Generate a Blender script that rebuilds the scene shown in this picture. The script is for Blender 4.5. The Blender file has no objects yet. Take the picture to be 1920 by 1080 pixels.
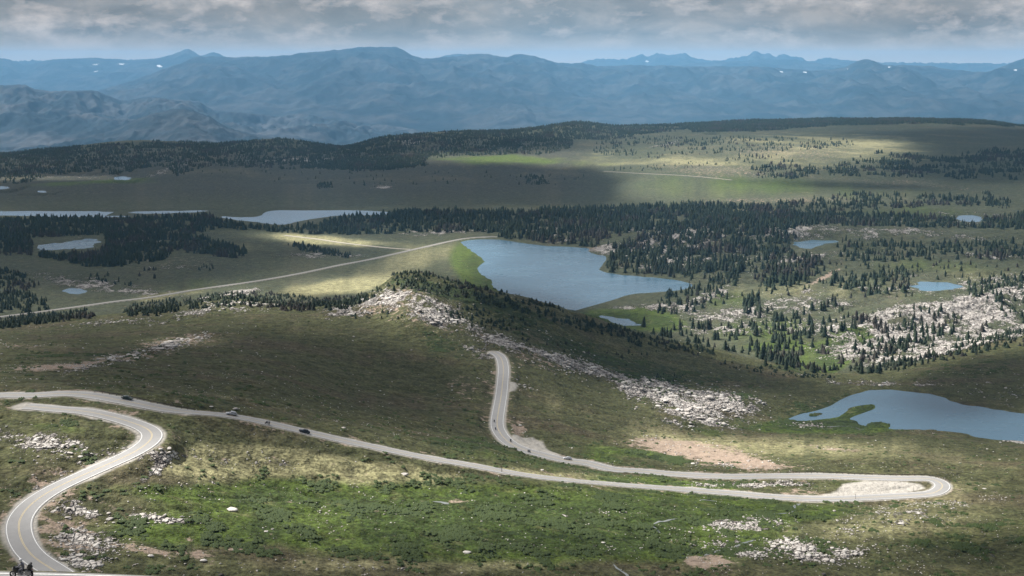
import bpy, bmesh, math, random
import numpy as np
from mathutils import Vector, Matrix
from mathutils.geometry import tessellate_polygon

# ------------------------------------------------------------------ camera, light, exposure
H0 = 450.0                      # eye height above the low ground of the valley
FPX, CX, CY = 2500.0, 960.0, 540.0
PITCH = math.radians(9.65)
CP, SP = math.cos(PITCH), math.sin(PITCH)
SUN_EL, SUN_AZ = math.radians(50), math.radians(-62)   # azimuth from +Y, negative = to the left
SC = bpy.context.scene
COL = SC.collection
random.seed(7)
RNG = np.random.default_rng(11)

cam_d = bpy.data.cameras.new('camera'); cam = bpy.data.objects.new('camera', cam_d); COL.objects.link(cam)
cam.location = (0, 0, H0); cam.rotation_euler = (math.pi/2 - PITCH, 0, 0)
cam_d.sensor_width = 36; cam_d.lens = 36*FPX/1920; cam_d.clip_start = 1; cam_d.clip_end = 300000
SC.camera = cam
SC.view_settings.view_transform = 'Standard'; SC.view_settings.look = 'None'
SC.view_settings.exposure = 1.0; SC.view_settings.gamma = 1
SC.cycles.use_denoising = True
SC.cycles.max_bounces = 6; SC.cycles.diffuse_bounces = 2; SC.cycles.glossy_bounces = 2
SC.cycles.transparent_max_bounces = 12; SC.cycles.volume_bounces = 1

sun_d = bpy.data.lights.new('sun', 'SUN'); sun_d.energy = 5.0; sun_d.angle = math.radians(0.6)
sun_d.color = (1.0, 0.955, 0.89)
sun = bpy.data.objects.new('sun', sun_d); COL.objects.link(sun)
SUNV = Vector((math.sin(SUN_AZ)*math.cos(SUN_EL), math.cos(SUN_AZ)*math.cos(SUN_EL), math.sin(SUN_EL)))
sun.rotation_euler = SUNV.to_track_quat('Z', 'Y').to_euler(); sun.location = (0, 0, 3000)

def build_world():
    w = bpy.data.worlds.new('World'); SC.world = w; w.use_nodes = True
    nt = w.node_tree; N, L = nt.nodes, nt.links; N.clear()
    out = N.new('ShaderNodeOutputWorld'); bg = N.new('ShaderNodeBackground')
    sky = N.new('ShaderNodeTexSky'); sky.sky_type = 'NISHITA'; sky.sun_disc = False
    sky.sun_elevation = SUN_EL; sky.sun_rotation = SUN_AZ; sky.altitude = 3000; sky.air_density = 1; sky.dust_density = 1.5
    tc = N.new('ShaderNodeTexCoord')
    def mapping(s, off=(0, 0, 0)):
        m = N.new('ShaderNodeMapping'); m.inputs['Scale'].default_value = s; m.inputs['Location'].default_value = off
        L.new(tc.outputs['Generated'], m.inputs['Vector']); return m
    def noise(m, scale, det, rough=.55, dist=0.):
        n = N.new('ShaderNodeTexNoise'); n.inputs['Scale'].default_value = scale; n.inputs['Detail'].default_value = det
        n.inputs['Roughness'].default_value = rough; n.inputs['Distortion'].default_value = dist
        L.new(m.outputs[0], n.inputs['Vector']); return n
    def ramp(src, stops):
        r = N.new('ShaderNodeValToRGB'); e = r.color_ramp.elements
        while len(e) < len(stops): e.new(.5)
        for el, (p, c) in zip(e, stops): el.position = p; el.color = (*c, 1)
        L.new(src, r.inputs[0]); return r
    def mix(a, b, f):
        m = N.new('ShaderNodeMix'); m.data_type = 'RGBA'; L.new(a, m.inputs[6]); L.new(b, m.inputs[7])
        if f is not None: L.new(f, m.inputs[0])
        return m
    sc = N.new('ShaderNodeVectorMath'); sc.operation = 'SCALE'; sc.inputs['Scale'].default_value = 0.075
    L.new(sky.outputs[0], sc.inputs[0])
    big = noise(mapping((1, 1, 3.0)), 18.0, 9, .62, .3)
    sheet = ramp(big.outputs[0], [(0.38, (0.215, 0.24, 0.26)), (0.47, (0.265, 0.285, 0.30)), (0.56, (0.32, 0.33, 0.34)), (0.66, (0.42, 0.41, 0.405))])
    cover = ramp(noise(mapping((1, 1, 3), (3, 1, 0)), 2.2, 4).outputs[0], [(0.25, (.86,)*3), (0.55, (1,)*3)])
    sep0 = N.new('ShaderNodeSeparateXYZ'); L.new(tc.outputs['Generated'], sep0.inputs[0])
    up = N.new('ShaderNodeMapRange'); up.inputs[1].default_value = 0.15; up.inputs[2].default_value = 0.55; up.inputs[3].default_value = 1.0; up.inputs[4].default_value = 0.30
    L.new(sep0.outputs[2], up.inputs[0]); cm = N.new('ShaderNodeMath'); cm.operation = 'MULTIPLY'; L.new(cover.outputs[0], cm.inputs[0]); L.new(up.outputs[0], cm.inputs[1])
    m1 = mix(sc.outputs[0], sheet.outputs[0], cm.outputs[0])
    pf = noise(mapping((1, 1, 2.3), (5, 2, 1.0)), 27.0, 9, .62, .15)
    puff = ramp(pf.outputs[0], [(0.50, (0, 0, 0)), (0.545, (.6,)*3), (0.66, (1, 1, 1))])
    sep = N.new('ShaderNodeSeparateXYZ'); L.new(tc.outputs['Generated'], sep.inputs[0])
    hr = N.new('ShaderNodeMapRange'); hr.inputs[1].default_value = 0.0; hr.inputs[2].default_value = 0.022
    hr.inputs[3].default_value = 0.10; hr.inputs[4].default_value = 0.8
    L.new(sep.outputs[2], hr.inputs[0])
    pm = N.new('ShaderNodeMath'); pm.operation = 'MULTIPLY'; L.new(puff.outputs[0], pm.inputs[0]); L.new(hr.outputs[0], pm.inputs[1])
    pc = ramp(pf.outputs[0], [(0.5, (0.38, 0.375, 0.38)), (0.68, (0.66, 0.61, 0.59))])
    m2 = mix(m1.outputs[2], pc.outputs[0], pm.outputs[0])
    lo = N.new('ShaderNodeMapRange'); lo.inputs[1].default_value = 0.0; lo.inputs[2].default_value = 0.020; lo.inputs[3].default_value = 0.8; lo.inputs[4].default_value = 0.0
    L.new(sep.outputs[2], lo.inputs[0]); glow = N.new('ShaderNodeRGB'); glow.outputs[0].default_value = (0.78, 0.62, 0.50, 1)
    m2 = mix(m2.outputs[2], glow.outputs[0], lo.outputs[0])
    L.new(m2.outputs[2], bg.inputs['Color']); bg.inputs['Strength'].default_value = 0.54
    L.new(bg.outputs[0], out.inputs[0])
build_world()

# ------------------------------------------------------------------ numpy noise
_perm = np.random.default_rng(5).permutation(256).astype(np.int64)
_perm = np.concatenate([_perm, _perm])
def perlin(x, y, seed=0):
    x = np.asarray(x, dtype=np.float64) + seed*17.31; y = np.asarray(y, dtype=np.float64) + seed*9.17
    xi = np.floor(x); yi = np.floor(y); xf = x-xi; yf = y-yi
    xi = xi.astype(np.int64) & 255; yi = yi.astype(np.int64) & 255
    u = xf*xf*xf*(xf*(xf*6-15)+10); v = yf*yf*yf*(yf*(yf*6-15)+10)
    def g(ix, iy, dx, dy):
        h = _perm[(_perm[ix & 255]+iy) & 511 if False else (_perm[ix & 255]+(iy & 255)) & 511]*(2*math.pi/256)
        return np.cos(h)*dx + np.sin(h)*dy
    a = g(xi, yi, xf, yf); b = g(xi+1, yi, xf-1, yf); c = g(xi, yi+1, xf, yf-1); d = g(xi+1, yi+1, xf-1, yf-1)
    return 1.5*((a+(b-a)*u) + ((c+(d-c)*u)-(a+(b-a)*u))*v)
def fbm(x, y, octs=4, seed=0, ridged=False):
    s = 0; amp = 1; tot = 0
    for i in range(octs):
        n = perlin(x*2**i, y*2**i, seed+i*3)
        if ridged: n = 1-2*np.abs(n)
        s = s + n*amp; tot += amp; amp *= .5
    return s/tot
def sstep(x, a=0., b=1.):
    t = np.clip((x-a)/(b-a), 0, 1); return t*t*(3-2*t)

# ------------------------------------------------------------------ pixels and rays (only used to find where things stand)
def ray(px, py):
    px = np.asarray(px, float); py = np.asarray(py, float)
    r = (px-CX)/FPX; v = -(py-CY)/FPX
    dy = CP + v*SP; dz = -SP + v*CP
    return r/dy, dz/dy           # X per Y, Z per Y
def proj(X, Y, Z):
    zz = Z-H0; d = np.maximum(Y*CP - zz*SP, 1e-3); up = Y*SP + zz*CP
    return CX+FPX*X/d, CY-FPX*up/d

# ------------------------------------------------------------------ the lie of the land: feature lines from near to far
def pchip_slopes(x, y):
    h = np.diff(x, axis=0); d = np.diff(y, axis=0)/h
    m = np.zeros_like(y)
    w1 = 2*h[1:]+h[:-1]; w2 = h[1:]+2*h[:-1]
    ok = d[:-1]*d[1:] > 0
    with np.errstate(divide='ignore', invalid='ignore'):
        mm = (w1+w2)/(w1/d[:-1]+w2/d[1:])
    m[1:-1] = np.where(ok, mm, 0); m[0] = d[0]; m[-1] = d[-1]
    return m
def interp_s(x, xs, ys):
    xs = np.array(xs, float)[:, None]; ys = np.array(ys, float)[:, None]
    m = pchip_slopes(xs, ys); m[0] = 0; m[-1] = 0
    xs, ys, m = xs[:, 0], ys[:, 0], m[:, 0]
    x = np.clip(x, xs[0], xs[-1]); i = np.clip(np.searchsorted(xs, x)-1, 0, len(xs)-2)
    h = xs[i+1]-xs[i]; t = (x-xs[i])/h
    return ((2*t**3-3*t**2+1)*ys[i]+(t**3-2*t**2+t)*h*m[i]+(-2*t**3+3*t**2)*ys[i+1]+(t**3-t**2)*h*m[i+1])

A_IN = np.linspace(-.46, .46, 1150)
A_OUT = .46+np.linspace(0, 1, 50)[1:]**1.3*.55
A = np.concatenate([-A_OUT[::-1], A_IN, A_OUT])
def geo(a, b, n): return a*np.exp(np.linspace(0, math.log(b/a), n+1)[:-1])
ROWS = np.concatenate([np.linspace(-80, 100, 24)[:-1], geo(100, 340, 60), geo(340, 1300, 560), geo(1300, 4200, 400),
                       geo(4200, 7800, 130), geo(7800, 48500, 40), [48500]])
NR, NC = len(ROWS), len(A)

PXS = (A*FPX*CP + CX)            # pixel column at horizon level, close enough for hidden lines
def feat(py=None, Y=None, drop=None):
    """py, Y, drop: dicts px->value.  returns Y and z along azimuth A"""
    ks = sorted(set(sum([list(d) for d in (py, Y, drop) if isinstance(d, dict)], [])))
    f = lambda d, x: interp_s(np.asarray(x, float), sorted(d), [d[k] for k in sorted(d)]) if isinstance(d, dict) and len(d) > 1 else np.full(len(np.atleast_1d(x)), float(list(d.values())[0] if isinstance(d, dict) else d))
    px = np.linspace(-1500, 3500, 1001)
    if py is not None:
        pp = f(py, px); a, s = ray(px, pp)
        yy = f(Y, px) if Y is not None else f(drop, px)/(-s)
        zz = H0 + s*yy
    else:
        a = (px-CX)/FPX/CP*1.0; yy = f(Y, px); zz = H0-f(drop, px)
    return np.interp(A, a, yy), np.interp(A, a, zz)

CREST_PY = {-400: 640, 0: 612, 150: 597, 250: 589, 330: 578, 400: 566, 440: 560, 490: 570, 560: 577, 640: 572, 700: 550, 745: 520, 775: 515,
            850: 532, 960: 557, 1100: 596, 1200: 629, 1330: 656, 1450: 684, 1560: 702, 1650: 699, 1750: 675, 1850: 650, 1920: 636, 2300: 600}
CREST_Y = {-400: 1240, 0: 1250, 440: 1250, 700: 1230, 775: 1240, 960: 1220, 1200: 1260, 1450: 1300, 1650: 1330, 1920: 1480, 2300: 1600}
F = [
    feat(None, -90, 0.5), feat(None, 0, 1.7), feat(None, 3, 3.0), feat(None, 14, 11), feat(None, 60, 32),
    feat(None, {0: 109, 1: 109}, {0: 46.2, 400: 47.2, 700: 60, 1200: 66}),
    feat(None, {0: 119.5, 1: 119.5}, {0: 47.6, 150: 47.9, 400: 50.5, 700: 65, 1200: 70}),
    feat(None, {0: 150, 1: 150}, {0: 69, 500: 72, 960: 86}), feat(None, {0: 250, 1: 250}, {0: 113, 500: 117, 960: 126}),
    feat({0: 1095, 1: 1095}, {-300: 350, 0: 352, 250: 365, 500: 385, 960: 425, 1400: 450, 1920: 470}),
    feat({0: 1000, 1: 1000}, {-300: 385, 0: 395, 250: 405, 500: 430, 960: 475, 1400: 520, 1920: 540}),
    feat({-300: 930, 500: 930, 960: 935, 1200: 960, 1400: 975, 1920: 975}, {-300: 420, 0: 422, 250: 432, 500: 470, 960: 518, 1200: 530, 1400: 545, 1650: 555, 1920: 570}),
    feat({-300: 748, 0: 738, 240: 746, 435: 776, 600: 814, 960: 884, 1300: 921, 1600: 934, 1780: 918, 1920: 908},
         {0: 520, 240: 520, 435: 530, 960: 560, 1300: 615, 1600: 632, 1780: 650, 1920: 675}),
    feat({-300: 712, 0: 705, 435: 735, 700: 790, 900: 815, 1000: 845, 1061: 862, 1150: 877, 1300: 892, 1500: 893, 1650: 890, 1780: 890, 1920: 880},
         {0: 600, 435: 610, 700: 650, 900: 725, 1061: 700, 1150: 688, 1300: 675, 1500: 672, 1650: 672, 1780: 690, 1920: 720}),
    feat({0: 662, 435: 680, 700: 720, 940: 740, 1150: 790, 1400: 830, 1650: 838, 1920: 850},
         {0: 760, 435: 780, 700: 850, 940: 870, 1150: 860, 1400: 850, 1650: 850, 1920: 880}),
    feat({0: 632, 435: 622, 700: 640, 930: 660, 1150: 722, 1300: 762, 1400: 785, 1500: 796, 1650: 802, 1920: 824},
         {0: 1000, 700: 1000, 930: 1000, 1150: 1030, 1400: 1000, 1650: 995, 1920: 990}),
    feat({0: 620, 250: 600, 435: 587, 700: 582, 775: 560, 850: 590, 950: 622, 1150: 672, 1300: 708, 1500: 730, 1650: 728, 1800: 748, 1920: 768},
         {0: 1130, 435: 1130, 700: 1120, 950: 1110, 1150: 1150, 1300: 1150, 1500: 1155, 1650: 1170, 1800: 1130, 1920: 1095}),
    feat(CREST_PY, CREST_Y),
    feat(None, {0: 1470, 1450: 1500, 1650: 1500, 1920: 1690}, {0: 335, 700: 320, 1000: 325, 1300: 345, 1650: 335, 1920: 348}),
    feat({0: 600, 400: 560, 750: 530, 940: 552, 1060: 585, 1300: 630, 1550: 652, 1920: 606}, None, {0: 362, 960: 366, 1200: 362, 1400: 352, 1550: 348, 1920: 350}),
    feat({0: 530, 750: 500, 940: 510, 1060: 535, 1300: 575, 1550: 585, 1920: 550}, None, {0: 367, 960: 371, 1200: 368, 1500: 352, 1750: 336, 1920: 334}),
    feat({0: 470, 1: 470}, None, {0: 371, 960: 371, 1200: 368, 1400: 350, 1700: 352, 1920: 348}),
    feat({0: 440, 1: 440}, None, {0: 373, 960: 369, 1200: 352, 1400: 344, 1920: 346}),
    feat({0: 405, 1: 405}, None, {0: 374, 1000: 364, 1400: 358, 1920: 352}),
    feat({0: 385, 1: 385}, None, {0: 373, 1100: 368, 1400: 356, 1920: 350}),
    feat({0: 350, 1: 350}, None, {0: 366, 1100: 360, 1400: 345, 1920: 335}),
    feat({0: 315, 1: 315}, None, {0: 352, 600: 350, 1000: 345, 1400: 325, 1920: 318}),
    feat({0: 302, 250: 292, 500: 287, 800: 285, 1100: 272, 1400: 276, 1920: 282}, {0: 4950, 1100: 5000, 1400: 4700, 1920: 4700}),
    feat({-300: 292, 0: 291, 100: 282, 280: 269, 420: 273, 520: 265, 640: 276, 740: 259, 850: 251, 980: 245, 1090: 232, 1160: 239,
          1280: 233, 1450: 226, 1700: 223, 1850: 228, 1920: 238, 2200: 245},
         {0: 5600, 640: 5600, 1090: 6200, 1450: 7000, 1700: 7200, 1920: 7000}),
    feat(None, 8900, 720), feat(None, 13000, 950), feat(None, 48600, 1000)]
FY = np.array([f[0] for f in F]); FZ = np.array([f[1] for f in F])
for k in range(1, len(FY)):                       # keep distances rising
    FY[k] = np.maximum(FY[k], FY[k-1]+8)
FM = pchip_slopes(FY, FZ)
Zg = np.empty((NR, NC))
for c in range(NC):
    y, z, m = FY[:, c], FZ[:, c], FM[:, c]
    i = np.clip(np.searchsorted(y, ROWS)-1, 0, len(y)-2)
    h = y[i+1]-y[i]; t = np.clip((ROWS-y[i])/h, 0, 1)
    Zg[:, c] = (2*t**3-3*t**2+1)*z[i]+(t**3-2*t**2+t)*h*m[i]+(-2*t**3+3*t**2)*z[i+1]+(t**3-t**2)*h*m[i+1]
Yg = np.repeat(ROWS[:, None], NC, 1); Xg = A[None, :]*np.maximum(Yg, 110)
CRESTY = FY[17]
# relief
near = sstep(Yg, 150, 350); mid = sstep(Yg, 1350, 1900); far = sstep(Yg, 3200, 4600)
Zg += near*(1-mid)*(1.9*fbm(Xg/55, Yg/55, 3, 1) + .8*fbm(Xg/14, Yg/14, 3, 4))
HUM = near*(1-mid)*(.45*fbm(Xg/6, Yg/6, 3, 6)-.9*np.clip(fbm((Xg+Yg*.3)/40, (Yg-Xg*.2)/22, 4, 8, True)-.62, 0, 1)*4)
Zg += near*(1-mid)*sstep(np.abs(Yg-CRESTY[None]), 220, 20)*1.6*fbm(Xg/26, Yg/26, 3, 44, True)
Zg += mid*(1-far)*(3.0*fbm(Xg/190, Yg/190, 4, 7) + 1.2*fbm(Xg/40, Yg/40, 3, 9))
rk = sstep(Xg/np.maximum(Yg, 1), .02, .2)*mid*(1-sstep(Yg, 2900, 3400))
Zg += rk*(7*fbm((Xg*.8+Yg*.5)/150, (Yg-Xg*.4)/70, 4, 15, True))
Zg += far*(1-sstep(Yg, 7000, 9000))*(11*fbm(Xg/420, Yg/420, 5, 17))
Zg += sstep(Yg, 7800, 14000)*30*fbm(Xg/2500, Yg/2500, 4, 21)

def hit(px, py, far_=False):
    """first point of the ground met by the rays through pixels"""
    px = np.atleast_1d(np.asarray(px, float)); py = np.atleast_1d(np.asarray(py, float))
    a, s = ray(px, py); out = np.full((len(px), 3), np.nan)
    ci = np.clip(np.interp(a, A, np.arange(NC)), 0, NC-1.001); c0 = ci.astype(int); fr = ci-c0
    r0 = np.searchsorted(ROWS, 60)
    for j in range(len(px)):
        col = Zg[r0:, c0[j]]*(1-fr[j])+Zg[r0:, c0[j]+1]*fr[j]
        g = col-(H0+s[j]*ROWS[r0:])
        w = np.nonzero(g > 0)[0]
        if len(w) == 0: continue
        k = max(w[0], 1); t = g[k-1]/(g[k-1]-g[k]) if g[k] != g[k-1] else 0
        y = ROWS[r0+k-1]+t*(ROWS[r0+k]-ROWS[r0+k-1]); out[j] = (a[j]*y, y, H0+s[j]*y)
    return out
def ground_z(X, Y):
    a = X/np.maximum(Y, 110); ci = np.clip(np.interp(a, A, np.arange(NC)), 0, NC-1.001); ri = np.clip(np.interp(Y, ROWS, np.arange(NR)), 0, NR-1.001)
    c = ci.astype(int); r = ri.astype(int); fc = ci-c; fr = ri-r
    return (Zg[r, c]*(1-fc)+Zg[r, c+1]*fc)*(1-fr)+(Zg[r+1, c]*(1-fc)+Zg[r+1, c+1]*fc)*fr

# ------------------------------------------------------------------ water
def on_plane(pts, z):
    p = np.array(pts, float); a, s = ray(p[:, 0], p[:, 1]); y = (z-H0)/s
    return np.stack([a*y, y], 1)
def roundpoly(P, n=3):
    for _ in range(n):
        Q = np.roll(P, -1, 0); P = np.stack([P*.75+Q*.25, P*.25+Q*.75], 1).reshape(-1, 2)
    return P
def sdist(P, X, Y):
    best = np.full(X.shape, 1e18); ins = np.zeros(X.shape, bool)
    Q = np.roll(P, -1, 0)
    for (x0, y0), (x1, y1) in zip(P, Q):
        dx, dy = x1-x0, y1-y0; l = dx*dx+dy*dy+1e-12
        t = np.clip(((X-x0)*dx+(Y-y0)*dy)/l, 0, 1)
        best = np.minimum(best, (X-x0-t*dx)**2+(Y-y0-t*dy)**2)
        if y0 != y1:
            c = ((y0 > Y) != (y1 > Y)) & (X < dx*(Y-y0)/dy+x0); ins ^= c
    d = np.sqrt(best); return np.where(ins, -d, d)
LAKES = [  # name, drop below eye, outline, blend, slope
    ('lake', 371, [(860, 452), (885, 449), (935, 449), (975, 455), (1020, 461), (1080, 464), (1108, 465), (1100, 472), (1120, 478), (1140, 482), (1128, 497), (1120, 508), (1150, 514), (1200, 519), (1260, 523), (1302, 534), (1285, 543), (1230, 548), (1180, 551), (1150, 562), (1110, 573), (1085, 580), (1050, 590), (1010, 584), (960, 566), (935, 548), (922, 534), (925, 526), (905, 516), (896, 508), (897, 500), (908, 492), (912, 489), (895, 478), (880, 466), (868, 459)], 110, .05),
    ('lake', 289, [(1470, 790), (1500, 777), (1555, 765), (1580, 748), (1610, 738), (1638, 730), (1690, 731), (1750, 741), (1800, 757), (1850, 768), (1925, 775), (2050, 790), (2080, 840), (1990, 845), (1915, 826), (1880, 824), (1830, 820), (1810, 811), (1760, 806), (1700, 806), (1660, 804), (1640, 800), (1615, 796), (1610, 790), (1595, 786), (1600, 782), (1625, 774), (1645, 766), (1642, 758), (1622, 757), (1590, 763), (1583, 773), (1570, 782), (1540, 787)], 45, .05),
    ('pond', 369, [(1122, 592), (1140, 593), (1170, 597), (1188, 602), (1190, 608), (1208, 610), (1195, 614), (1175, 613), (1160, 607), (1135, 600)], 30, .03),
    ('lake', 375, [(-60, 396), (20, 397), (120, 396), (235, 398), (245, 402), (235, 407), (130, 407), (40, 404), (-60, 402)], 60, .012),
    ('lake', 374.6, [(238, 397), (300, 396), (390, 394), (400, 396), (330, 400), (250, 401)], 40, .012),
    ('lake', 374, [(408, 405), (440, 408), (490, 407), (498, 397), (520, 394), (590, 395), (660, 394), (745, 398), (740, 403), (690, 404), (640, 403), (600, 408), (560, 414), (528, 423), (480, 416), (430, 411)], 60, .012),
    ('lake', 373, [(68, 460), (100, 456), (140, 452), (180, 446), (186, 450), (184, 459), (160, 464), (110, 468), (75, 468)], 45, .04),
    ('pond', 369, [(117, 543), (135, 540), (155, 543), (165, 549), (140, 552), (120, 548)], 25, .03),
    ('pond', 352, [(1488, 454), (1520, 451), (1575, 451), (1545, 458), (1520, 466), (1500, 466)], 40, .03),
    ('pond', 337, [(1713, 530), (1760, 529), (1802, 533), (1790, 543), (1740, 546), (1716, 542)], 40, .03),
    ('pond', 353, [(1793, 406), (1820, 403), (1842, 408), (1835, 417), (1805, 418)], 40, .02),
    ('pond', 358, [(1425, 405), (1440, 402), (1456, 406), (1445, 410)], 30, .02),
    ('pond', 357, [(214, 333), (228, 330), (245, 333), (242, 337), (220, 338)], 30, .02),
    ('pond', 366, [(70, 358), (80, 357), (90, 360), (80, 362)], 30, .02),
    ('pond', 363, [(-10, 350), (8, 349), (20, 352), (8, 355), (-10, 355)], 30, .02),
    ('pond', 311, [(1325, 256), (1345, 254), (1366, 255), (1360, 258), (1335, 258)], 30, .02),
]
ISLETS = [(1, [(1545, 791), (1568, 784), (1592, 786), (1600, 792), (1570, 796)]), (1, [(1512, 779), (1535, 773), (1546, 776), (1525, 782)]), (1, [(1600, 766), (1618, 762), (1626, 765), (1606, 770)]), (1, [(1722, 809), (1745, 804), (1762, 808), (1745, 813)]), (1, [(1622, 797), (1640, 790), (1665, 793), (1672, 801), (1650, 806), (1630, 804)])]
water_polys = []
for nm, drop, pts, blend, slope in LAKES:
    zl = H0-drop; P = roundpoly(on_plane(pts, zl), 2)
    cen = P.mean(0)
    wob = P-cen; P = P + (fbm(P[:, 0]/25, P[:, 1]/25, 3, 31)[:, None]*np.array([[5., 7.]]) if len(pts) > 12 else np.stack([fbm(P[:, 0]/18, P[:, 1]/22, 3, 33), fbm(P[:, 0]/18, P[:, 1]/22, 3, 35)], 1)*np.ptp(P, axis=0)[None]*.22)
    x0, y0 = P.min(0)-blend; x1, y1 = P.max(0)+blend
    m = (Xg > x0) & (Xg < x1) & (Yg > y0) & (Yg < y1)
    X, Y, Z = Xg[m], Yg[m], Zg[m]
    d = sdist(P, X, Y)
    shore = np.where(d < 0, zl-.05+np.maximum(d*slope*1.5, -3), zl-.05+np.minimum(d*slope, 60*slope))
    w = np.where(d < 4, 0, sstep(d, 4, blend))
    lo = np.maximum(Z, zl+.15*slope*0)  # the ground by a lake is never under it
    Zg[m] = shore*(1-w) + np.where(d > 0, np.maximum(Z, zl+.3), Z)*w
    water_polys.append((nm, zl, P))
for li, pts in ISLETS:
    zl = water_polys[li][1]; P = roundpoly(on_plane(pts, zl), 2)
    x0, y0 = P.min(0)-10; x1, y1 = P.max(0)+10; m = (Xg > x0) & (Xg < x1) & (Yg > y0) & (Yg < y1)
    d = sdist(P, Xg[m], Yg[m]); Zg[m] = np.maximum(Zg[m], zl+np.minimum(-d*.25, 1.2))

# ------------------------------------------------------------------ roads
def catmull(P, step):
    P = np.array(P, float); Q = np.vstack([2*P[0]-P[1], P, 2*P[-1]-P[-2]]); out = []
    for i in range(1, len(Q)-2):
        n = max(2, int(np.linalg.norm(Q[i+1][:2]-Q[i][:2])/step))
        t = np.arange(n)[:, None]/n
        out.append(.5*(2*Q[i]+(Q[i+1]-Q[i-1])*t+(2*Q[i-1]-5*Q[i]+4*Q[i+1]-Q[i+2])*t**2+(3*Q[i]-Q[i-1]-3*Q[i+1]+Q[i+2])*t**3))
    out.append(P[-1:]); return np.vstack(out)
def smooth(v, n):
    k = np.ones(2*n+1)/(2*n+1); out = v.copy()
    for _ in range(2):
        out = np.convolve(np.pad(out, n, mode='edge'), k, 'valid')
    return out
ROADPX = {
    'main': [(-260, 765), (-130, 750), (0, 740), (60, 737), (120, 737), (180, 741), (240, 749), (330, 763), (435, 778), (520, 798), (600, 816), (700, 837), (800, 858), (900, 876), (960, 886), (1060, 899), (1160, 909), (1260, 918), (1360, 926), (1460, 932), (1550, 935), (1640, 934), (1710, 929), (1752, 921), (1768, 911), (1745, 902), (1690, 896), (1620, 893), (1540, 892), (1450, 893), (1360, 893), (1280, 890), (1200, 884), (1150, 879), (1100, 870), (1061, 863), (1010, 850), (975, 838), (950, 824), (936, 808), (932, 792), (935, 770), (940, 740), (943, 710), (944, 690), (940, 673), (931, 663), (922, 658)],
    'loop': [(97, 1066), (66, 1045), (46, 1022), (36, 1000), (38, 975), (60, 945), (100, 915), (150, 891), (200, 871), (250, 852), (280, 834), (287, 816), (275, 800), (242, 786), (200, 777), (155, 770), (105, 765), (65, 762), (42, 760)],
    'near': [(-420, 1101), (-200, 1102), (0, 1105), (150, 1109), (330, 1116), (480, 1124), (640, 1136)],
    'valley': [(-120, 612), (-40, 600), (0, 594), (60, 586), (117, 579), (217, 565), (283, 557), (367, 543), (467, 529), (533, 518), (590, 507), (640, 496), (690, 487), (757, 472), (800, 462), (840, 453), (873, 447), (910, 444), (935, 444)],
    'track': [(530, 441), (560, 444), (600, 449), (640, 455), (700, 462), (745, 466), (775, 468)],
    'trail': [(1130, 321), (1200, 325), (1280, 329), (1330, 333), (1375, 338)],
    'trail2': [(1392, 397), (1400, 391), (1415, 388), (1430, 388)],
}
ROADS = {}
for nm, pts in ROADPX.items():
    hp = hit([p[0] for p in pts], [p[1] for p in pts]); hp = hp[~np.isnan(hp[:, 0])]
    st = 1.5 if nm in ('main', 'loop', 'near') else 6
    if nm == 'loop': hp = np.vstack([hp[0]+(hp[0]-hp[1])*3.5, hp[0]+(hp[0]-hp[1])*1.5, hp])
    if nm == 'near': hp = np.array([(-110, 112.4, H0-46.3), (-80, 113.4, H0-46.6), (-46, 114.3, H0-46.9), (-31, 114.6, H0-47.55), (-15, 114.8, H0-48.7), (0, 115, H0-50.2), (30, 115.3, H0-54)])
    R = catmull(hp, st); n = {'main': 16, 'loop': 12, 'near': 10}.get(nm, 5)
    R[:, 2] = smooth(R[:, 2], n); R[:, 0] = smooth(R[:, 0], 2); R[:, 1] = smooth(R[:, 1], 2)
    ROADS[nm] = R
RD = np.full(Zg.shape, 1e3); RK = np.zeros(Zg.shape, np.int8)      # distance to a road, which kind
def near_line(P, X, Y):
    bd = np.full(X.shape, 1e18); bz = np.zeros(X.shape)
    for i in range(len(P)-1):
        x0, y0, z0 = P[i]; x1, y1, z1 = P[i+1]; dx, dy = x1-x0, y1-y0; l = dx*dx+dy*dy+1e-12
        t = np.clip(((X-x0)*dx+(Y-y0)*dy)/l, 0, 1); d = (X-x0-t*dx)**2+(Y-y0-t*dy)**2
        s = d < bd; bd = np.where(s, d, bd); bz = np.where(s, z0+t*(z1-z0), bz)
    return np.sqrt(bd), bz
def carve(nm, inner, outer, lower):
    R = ROADS[nm]; P = R[::2] if len(R) > 60 else R
    B = outer+8
    for s in range(0, len(P)-1, 12):
        Q = P[s:s+13]; x0, y0 = Q[:, :2].min(0)-B; x1, y1 = Q[:, :2].max(0)+B
        r0, r1 = np.searchsorted(ROWS, [y0, y1]); sl = slice(max(r0-1, 0), r1+1)
        m = np.zeros(Zg.shape, bool); m[sl] = (Xg[sl] > x0) & (Xg[sl] < x1)
        if not m.any(): continue
        d, z = near_line(Q, Xg[m], Yg[m]); old = RD2[m]; u = d < old
        RD2[m] = np.where(u, d, old); RZ[m] = np.where(u, z, RZ[m])
    w = 1-sstep(RD2, inner, outer)
    Zg[:] = Zg*(1-w)+(RZ-lower)*w*1.0 + 0
    k = RD2 < RD; RD[k] = RD2[k]; RK[k] = KIND[nm]
KIND = {'main': 1, 'loop': 1, 'near': 3, 'valley': 2, 'track': 3, 'trail': 3, 'trail2': 3}
for nm, inner, outer, lower in (('valley', 9, 30, .5), ('track', 6, 22, .4), ('trail', 8, 40, .5), ('trail2', 6, 25, .5), ('near', 4.6, 6.6, .25), ('loop', 6.3, 13, .14), ('main', 6.3, 13, .14)):
    RD2 = np.full(Zg.shape, 1e3); RZ = np.zeros(Zg.shape); carve(nm, inner, outer, lower)

Zg += HUM*sstep(RD, 6, 12)*np.where(Zg < H0-280, 0, 1)
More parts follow.
